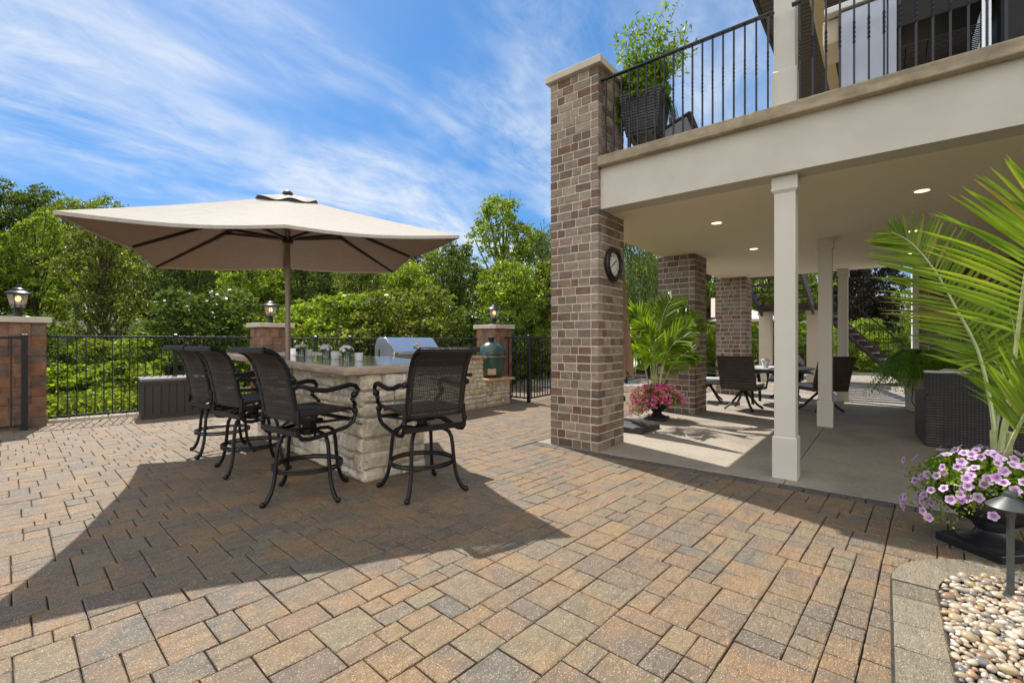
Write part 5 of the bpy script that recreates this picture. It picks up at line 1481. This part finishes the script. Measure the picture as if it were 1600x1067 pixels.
# ---- urns
def urn(label, loc, rz, m, s=1.0):
    t = thing('flower_urn', label, 'urn', loc, rz)
    mb = MB(); e = .182*s; mb.prism([(-e,-e),(e,-e),(e,e),(-e,e)], .0, .05*s); e = .17*s
    obj('plinth', mb, m, t, bevel=.006)
    mb = MB(); mb.lathe([(q*s, z*s) for q, z in [(.158,.05),(.16,.065),(.12,.078),(.085,.10),(.072,.125),(.085,.14),(.09,.15),(.10,.165),(.16,.195),(.215,.24),(.25,.30),(.262,.345),(.258,.36),(.29,.395),(.30,.41),(.29,.418),(.262,.40),(.20,.38),(.0005,.375)]], 40, cap=False)
    b = obj('bowl', mb, m, t, smooth=True, ang=50)
    mb = MB(); mb.lathe([(.0005,.382*s),(.262*s,.385*s)], 30, cap=False); obj('soil', mb, SOIL, t)
    return t
urn('glossy black pedestal urn at the right edge holding lilac petunias', UR, YAW + R(8), URNB)
urn('dark pedestal urn between brick pillars holding pink flowers', U2, R(10), URNM, .92)
def mk_petal(name, stops, rim):
    t = NT(name); t.set(.55)
    s = t.n('ShaderNodeVectorMath', operation='LENGTH'); t.l(t.co.outputs['Object'], s.inputs[0])
    mr = t.n('ShaderNodeMapRange'); mr.inputs[2].default_value = rim; t.l(s.outputs['Value'], mr.inputs[0])
    c = t.ramp(mr.outputs[0], stops)
    oi = t.n('ShaderNodeObjectInfo'); c = t.mix(t.math('MULTIPLY', oi.outputs['Random'], .35), c, (.6,.26,.66)) if rim > .02 else c
    t.base(c)
    tr = t.n('ShaderNodeBsdfTranslucent'); t.l(c, tr.inputs['Color']); ms = t.n('ShaderNodeMixShader'); ms.inputs[0].default_value = .4
    t.l(t.b.outputs[0], ms.inputs[1]); t.l(tr.outputs[0], ms.inputs[2]); t.l(ms.outputs[0], t.out.inputs['Surface']); return t.m
LILAC = mk_petal('lilac_petal', [(0,(.06,.01,.08)),(.2,(.12,.02,.16)),(.33,(.55,.28,.60)),(.6,(.80,.60,.80)),(1,(.90,.80,.90))], .03)
PINKP = mat_islands('pink_petal', [(.62,.04,.22),(.74,.12,.34),(.8,.3,.5),(.55,.03,.16)], .6, .15, 30, .1, 60, .001)
def bloom_mesh(r, seed):
    rnd = random.Random(seed); mb = MB(); n = 30; rings = []
    vs = [(0,0,-r*.55)]
    for j, (q, z) in enumerate(((.16,-.42),(.34,-.08),(.7,.07),(1.0,.06))):
        for k in range(n):
            a = 2*PI*k/n; lob = 1 + (.24*abs(math.cos(2.5*a)) - .16)*(j/3); ruf = .07*math.sin(10*a + seed)*(j/3)**2
            vs.append((r*q*lob*math.cos(a), r*q*lob*math.sin(a), r*(z + ruf + rnd.uniform(-.02,.02)*(j/3))))
    fs = [(0, 1+k, 1+(k+1)%n) for k in range(n)] + [(1+j*n+k, 1+(j+1)*n+k, 1+(j+1)*n+(k+1)%n, 1+j*n+(k+1)%n) for j in range(3) for k in range(n)]
    mb.add(vs, fs); return mesh_of('bloom', mb, LILAC, True, 80)
BLM = [bloom_mesh(.025, 1), bloom_mesh(.022, 2), bloom_mesh(.027, 3)]
def foliage(name, parent, fn, n, L, Wd, seed, m, ups=.5):
    rng = np.random.default_rng(seed); C = np.array([fn(rng) for _ in range(n)]); V, F = leaves(C, rng, L, Wd, ups); return np_obj(name, V, F, m, parent)
pe = thing('petunia_plant', 'mound of lilac petunias spilling from the black urn at the right edge', 'flowers', (UR.x,UR.y,.44))
# local frame: left in the picture is -x of the camera
lf = Vector((-CA,-SA,0)); bk = Vector((-SA,CA,0))
def mound(rng, shell=False):
    a = rng.uniform(0,2*PI); h = rng.uniform(0,1); rr = math.sqrt(1-h*h)
    k = 1.0 if shell else rng.uniform(.25,1)**.5
    q = Vector((rr*math.cos(a)*.345, rr*math.sin(a)*.33, .0 + h*.155))*k
    s = q.dot(lf)
    if s > .17 and rng.uniform(0,1) < .75:           # spills over on the left
        q += lf*rng.uniform(0,.10); q.z -= rng.uniform(0,.30)*min(1,(s-.1)/.2)
    elif rr > .8: q.z -= rng.uniform(0,.05)
    return q
foliage('foliage', pe, lambda r: mound(r), 5200, .030, .014, 3, HERB)
rng = np.random.default_rng(12); cnt = 0; used = []
while cnt < 98:
    q = mound(rng, True); nrm = Vector((q.x*1.2, q.y*1.2, max(.0,q.z)*1.4 + .10)).normalized(); nrm = (nrm + Vector(tuple(rng.normal(size=3)*.28))).normalized()
    if nrm.dot(tocam(UR + Vector((0,0,.5)))) < .05: continue
    q = q + nrm*.022
    if any((q-u).length < .033 for u in used): continue
    used.append(q); o = bpy.data.objects.new('bloom', BLM[cnt % 3]); COL.objects.link(o); o.parent = pe; o.location = q
    o.rotation_euler = nrm.to_track_quat('Z','Y').to_euler(); cnt += 1
pk = thing('pink_flowers', 'mass of small pink flowers spilling from the urn between brick pillars', 'flowers', (U2.x,U2.y,.40))
def mound2(rng, shell=False):
    a = rng.uniform(0,2*PI); h = rng.uniform(0,1); rr = math.sqrt(1-h*h); k = 1.0 if shell else rng.uniform(.25,1)**.5
    q = Vector((rr*math.cos(a)*.37, rr*math.sin(a)*.35, h*.17 - .02))*k*1.08; s = q.dot(lf)
    if s > .05 and rng.uniform(0,1) < .7: q += lf*rng.uniform(0,.06); q.z -= rng.uniform(0,.36)*min(1,(s-.02)/.2)
    elif rr > .75: q.z -= rng.uniform(0,.14)
    return q
foliage('foliage', pk, lambda r: mound2(r), 5200, .036, .018, 4, HERB)
rng = np.random.default_rng(14); fl = MB()
for k in range(900):
    q = mound2(rng, True); 
    if q.dot(lf) < -.1 and rng.uniform(0,1) < .5: continue
    q += q.normalized()*.02; d = (q.normalized() + Vector(tuple(rng.normal(size=3)*.4))).normalized(); u = d.orthogonal().normalized(); w = d.cross(u); r = rng.uniform(.016,.027)
    n = 5; vs = [q - d*r*.3]
    for i in range(10):
        a = 2*PI*i/10; e = r*(1.0 if i % 2 == 0 else .72); vs.append(q + (u*math.cos(a) + w*math.sin(a))*e + d*r*.1)
    fl.add(vs, [(0, 1+i, 1+(i+1)%10) for i in range(10)])
obj('blossoms', fl, PINKP, pk)
# ---- fern on a stand
FC = Vector((.47,11.15,.004))
fs_ = thing('fern_pot', 'tall grey pot holding the hanging fern beside the sofa', 'plant pot', FC)
mb = MB(); mb.lathe([(.18,0),(.20,.02),(.23,.78),(.25,.82),(.22,.82),(.20,.78),(.0005,.76)], 24, cap=False); obj('pot', mb, STUCCO, fs_, smooth=True)
mb = MB(); mb.tube([(-.1,-.24,.5),(-.12,-.27,.2),(-.05,-.3,.06),(.02,-.27,.05),(.0,-.25,.2)], .008, 5); obj('hose_loop', mb, DARK, fs_, smooth=True)
fe = thing('fern', 'full green fern drooping over a pot beside the wicker sofa', 'fern', FC + Vector((0,0,.86)))
rng = np.random.default_rng(31); lfm = MB()
for k in range(420):
    a = rng.uniform(0,2*PI); el = rng.uniform(.1,1.3); ln = rng.uniform(.55,.95); pts = []
    for i in range(13):
        s = i/12; r = ln*s*math.cos(el*(1-s*.2)); z = ln*s*math.sin(el) - ln*.95*s*s
        pts.append(Vector((math.cos(a)*r*.95, math.sin(a)*r*.95, .05 + z)))
    for i in range(1,13):
        T = (pts[i]-pts[i-1]).normalized(); S = T.cross(Vector((0,0,1)))
        if S.length < .05: S = Vector((-math.sin(a),math.cos(a),0))
        S.normalize(); l = .075*(1 - .65*(i/12)**1.5)
        for sd in (-1,1):
            for h in (0,.5):
                c = pts[i-1] + (pts[i]-pts[i-1])*h; tip = c + S*sd*l + T*.012 - Vector((0,0,.012)); m = c + S*sd*l*.5
                lfm.add([c, m + T*.019, tip, m - T*.016], [(0,1,2,3)])
obj('fern_leaves', lfm, FERNG, fe)
# ---- plant in the balcony planter
bp_ = thing('planter_shrub', 'wispy green shrub growing in the balcony planter', 'plant', pl.location + Vector((0,0,.84)))
foliage('foliage', bp_, lambda r: (lambda a, q, z: (q*math.cos(a), q*math.sin(a), z))(r.uniform(0,2*PI), .30*math.sqrt(r.uniform(0,1)), r.uniform(-.06,.36)), 1500, .075, .036, 41, HERB)
rng = np.random.default_rng(42); C = []; mb = MB()
for k in range(60):
    a = rng.uniform(0,2*PI); ln = rng.uniform(.35,.82); out = rng.uniform(.08,.5); pts = []
    for i in range(9):
        s = i/8; pts.append(Vector((math.cos(a)*(.1+out*s**1.4), math.sin(a)*(.1+out*s**1.4), .1 + ln*s - .12*out*s*s)))
    mb.tube(pts, .0028, 4)
    for i in range(3,9):
        for q in range(7): C.append(np.array(pts[i]) + rng.normal(size=3)*np.array([.035,.035,.03]))
obj('stems', mb, STEM, bp_)
V, F = leaves(np.array(C), rng, .068, .022, .3); np_obj('thin_leaves', V, F, HERB, bp_)
mb = MB()
for k in range(60):
    s = rng.uniform(-.6,.7); d = lf*(-math.cos(s)) + bk*math.sin(s)*.6; l = rng.uniform(.25,.5); pts = [d*(.2 + l*.55*t) + Vector((0,0,.05 + .16*t - (.55+.3*rng.uniform())*t*t)) for t in np.linspace(0,1,7)]
    mb.tube(pts, .0022, 3)
obj('trailing_grass', mb, GRASSY, bp_)
mb2_ = MB(); C = []
for k in range(220):
    t = rng.uniform(0,1); C.append(np.array(lf*(.26+.03*t) + Vector((0,0,.08 - .42*t))) + rng.normal(size=3)*.05)
V, F = leaves(np.array(C), rng, .06, .035); np_obj('trailing_vine', V, F, HERB, bp_)
# ------------------------------------------------------------------ camera, light, sky
cam = bpy.data.cameras.new('camera'); co = bpy.data.objects.new('camera', cam); COL.objects.link(co)
co.location = (0,0,H); co.rotation_euler = (PI/2, 0, YAW)
cam.sensor_width = 36; cam.lens = 36*FPX/1600; cam.clip_end = 2000; cam.clip_start = .05
SC.camera = co
SD = Vector((-.953, .303, 1.40)).normalized()
sun = bpy.data.lights.new('sun', 'SUN'); sun.energy = 3.35; sun.angle = R(.53); sun.color = (1,.945,.86)
so = bpy.data.objects.new('sun', sun); COL.objects.link(so); so.rotation_euler = (-SD).to_track_quat('-Z','Y').to_euler()
wd = bpy.data.worlds.new('World'); SC.world = wd; wd.use_nodes = True
nt = wd.node_tree; nt.nodes.clear()
def wn(typ, **k):
    o = nt.nodes.new(typ)
    for a, v in k.items(): setattr(o, a, v)
    return o
L = nt.links.new
sky = wn('ShaderNodeTexSky', sky_type='NISHITA'); sky.sun_disc = False
sky.sun_elevation = math.asin(SD.z); sky.sun_rotation = math.atan2(SD.x, SD.y)
sky.air_density = 1.0; sky.dust_density = .15; sky.ozone_density = 2.2; sky.altitude = 200
hsv = wn('ShaderNodeHueSaturation'); hsv.inputs['Saturation'].default_value = 1.33; hsv.inputs['Hue'].default_value = .496; hsv.inputs['Value'].default_value = 1.0
L(sky.outputs[0], hsv.inputs['Color'])
bg1 = wn('ShaderNodeBackground'); bg1.inputs[1].default_value = .086; L(hsv.outputs[0], bg1.inputs[0])
bg2 = wn('ShaderNodeBackground'); bg2.inputs[0].default_value = (.90,.95,1,1); bg2.inputs[1].default_value = .53
tc = wn('ShaderNodeTexCoord'); sep = wn('ShaderNodeSeparateXYZ'); L(tc.outputs['Generated'], sep.inputs[0])
def mth(op, a, b=0, clamp=False):
    x = wn('ShaderNodeMath', operation=op); x.use_clamp = clamp
    for s, v in ((x.inputs[0], a), (x.inputs[1], b)):
        if isinstance(v, (int, float)): s.default_value = v
        else: L(v, s)
    return x.outputs[0]
rv = wn('ShaderNodeCombineXYZ'); L(sep.outputs[0], rv.inputs[0]); L(sep.outputs[1], rv.inputs[1]); L(mth('ADD', mth('MULTIPLY', mth('ABSOLUTE', sep.outputs[2]), .9), .30), rv.inputs[2])
nv = wn('ShaderNodeVectorMath', operation='NORMALIZE'); L(rv.outputs[0], nv.inputs[0]); L(nv.outputs[0], sky.inputs[0])
zz = mth('ADD', mth('MAXIMUM', sep.outputs[2], 0.0), .16)
cb = wn('ShaderNodeCombineXYZ'); L(mth('DIVIDE', sep.outputs[0], zz), cb.inputs[0]); L(mth('DIVIDE', sep.outputs[1], zz), cb.inputs[1])
def cloud(scale, rot, sc, detail, rough, dist, lo, hi, loc=(0,0,0)):
    mp = wn('ShaderNodeMapping'); mp.inputs['Rotation'].default_value = (0,0,rot); mp.inputs['Scale'].default_value = scale; mp.inputs['Location'].default_value = loc
    L(cb.outputs[0], mp.inputs[0])
    n = wn('ShaderNodeTexNoise'); n.inputs['Scale'].default_value = sc; n.inputs['Detail'].default_value = detail; n.inputs['Roughness'].default_value = rough; n.inputs['Distortion'].default_value = dist
    L(mp.outputs[0], n.inputs['Vector'])
    mr = wn('ShaderNodeMapRange', interpolation_type='SMOOTHSTEP'); mr.inputs[1].default_value = lo; mr.inputs[2].default_value = hi
    L(n.outputs['Fac'], mr.inputs[0]); return mr.outputs[0]
big = cloud((1,.6,1), .5, 1.0, 4, .55, .6, .36, .58, (1.3,.4,0))
wisp = cloud((1,.42,1), .75, 2.6, 12, .66, .9, .30, .74)
fine = cloud((1,.5,1), .2, 8.0, 10, .7, .6, .28, .80)
cl = mth('MULTIPLY', big, mth('ADD', mth('MULTIPLY', wisp, .75), mth('MULTIPLY', fine, .45)), True)
low = wn('ShaderNodeMapRange', interpolation_type='SMOOTHSTEP'); low.inputs[1].default_value = .34; low.inputs[2].default_value = .02; low.inputs[3].default_value = 0; low.inputs[4].default_value = .5
L(sep.outputs[2], low.inputs[0])
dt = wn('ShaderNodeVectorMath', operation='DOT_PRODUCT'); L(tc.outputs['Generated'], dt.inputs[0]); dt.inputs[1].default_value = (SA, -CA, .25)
fill_bank = wn('ShaderNodeMapRange', interpolation_type='SMOOTHSTEP'); fill_bank.inputs[1].default_value = .15; fill_bank.inputs[2].default_value = .6; fill_bank.inputs[4].default_value = .9  # bright cloud bank added behind the camera, unseen, to lift the shaded faces
L(dt.outputs['Value'], fill_bank.inputs[0])
fac = mth('MULTIPLY', mth('ADD', cl, mth('MULTIPLY', low.outputs[0], mth('ADD', wisp, .35))), .85, True)
bg_fill = wn('ShaderNodeBackground'); bg_fill.inputs[0].default_value = (1,.97,.93,1); bg_fill.inputs[1].default_value = .92  # glow of the added cloud bank, used as fill light
m0 = wn('ShaderNodeMixShader'); L(fac, m0.inputs[0]); L(bg1.outputs[0], m0.inputs[1]); L(bg2.outputs[0], m0.inputs[2])
ms = wn('ShaderNodeMixShader'); L(mth('MULTIPLY', fill_bank.outputs[0], mth('ADD', wisp, .5), True), ms.inputs[0]); L(m0.outputs[0], ms.inputs[1]); L(bg_fill.outputs[0], ms.inputs[2])
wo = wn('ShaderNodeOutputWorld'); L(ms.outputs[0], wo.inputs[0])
vs = SC.view_settings; vs.view_transform = 'Standard'; vs.look = 'None'; vs.exposure = .92; vs.gamma = 1; vs.use_curve_mapping = False
SC.cycles.use_denoising = True
SC.cycles.max_bounces = 8; SC.cycles.diffuse_bounces = 4; SC.cycles.transparent_max_bounces = 10; SC.cycles.caustics_reflective = False; SC.cycles.caustics_refractive = False
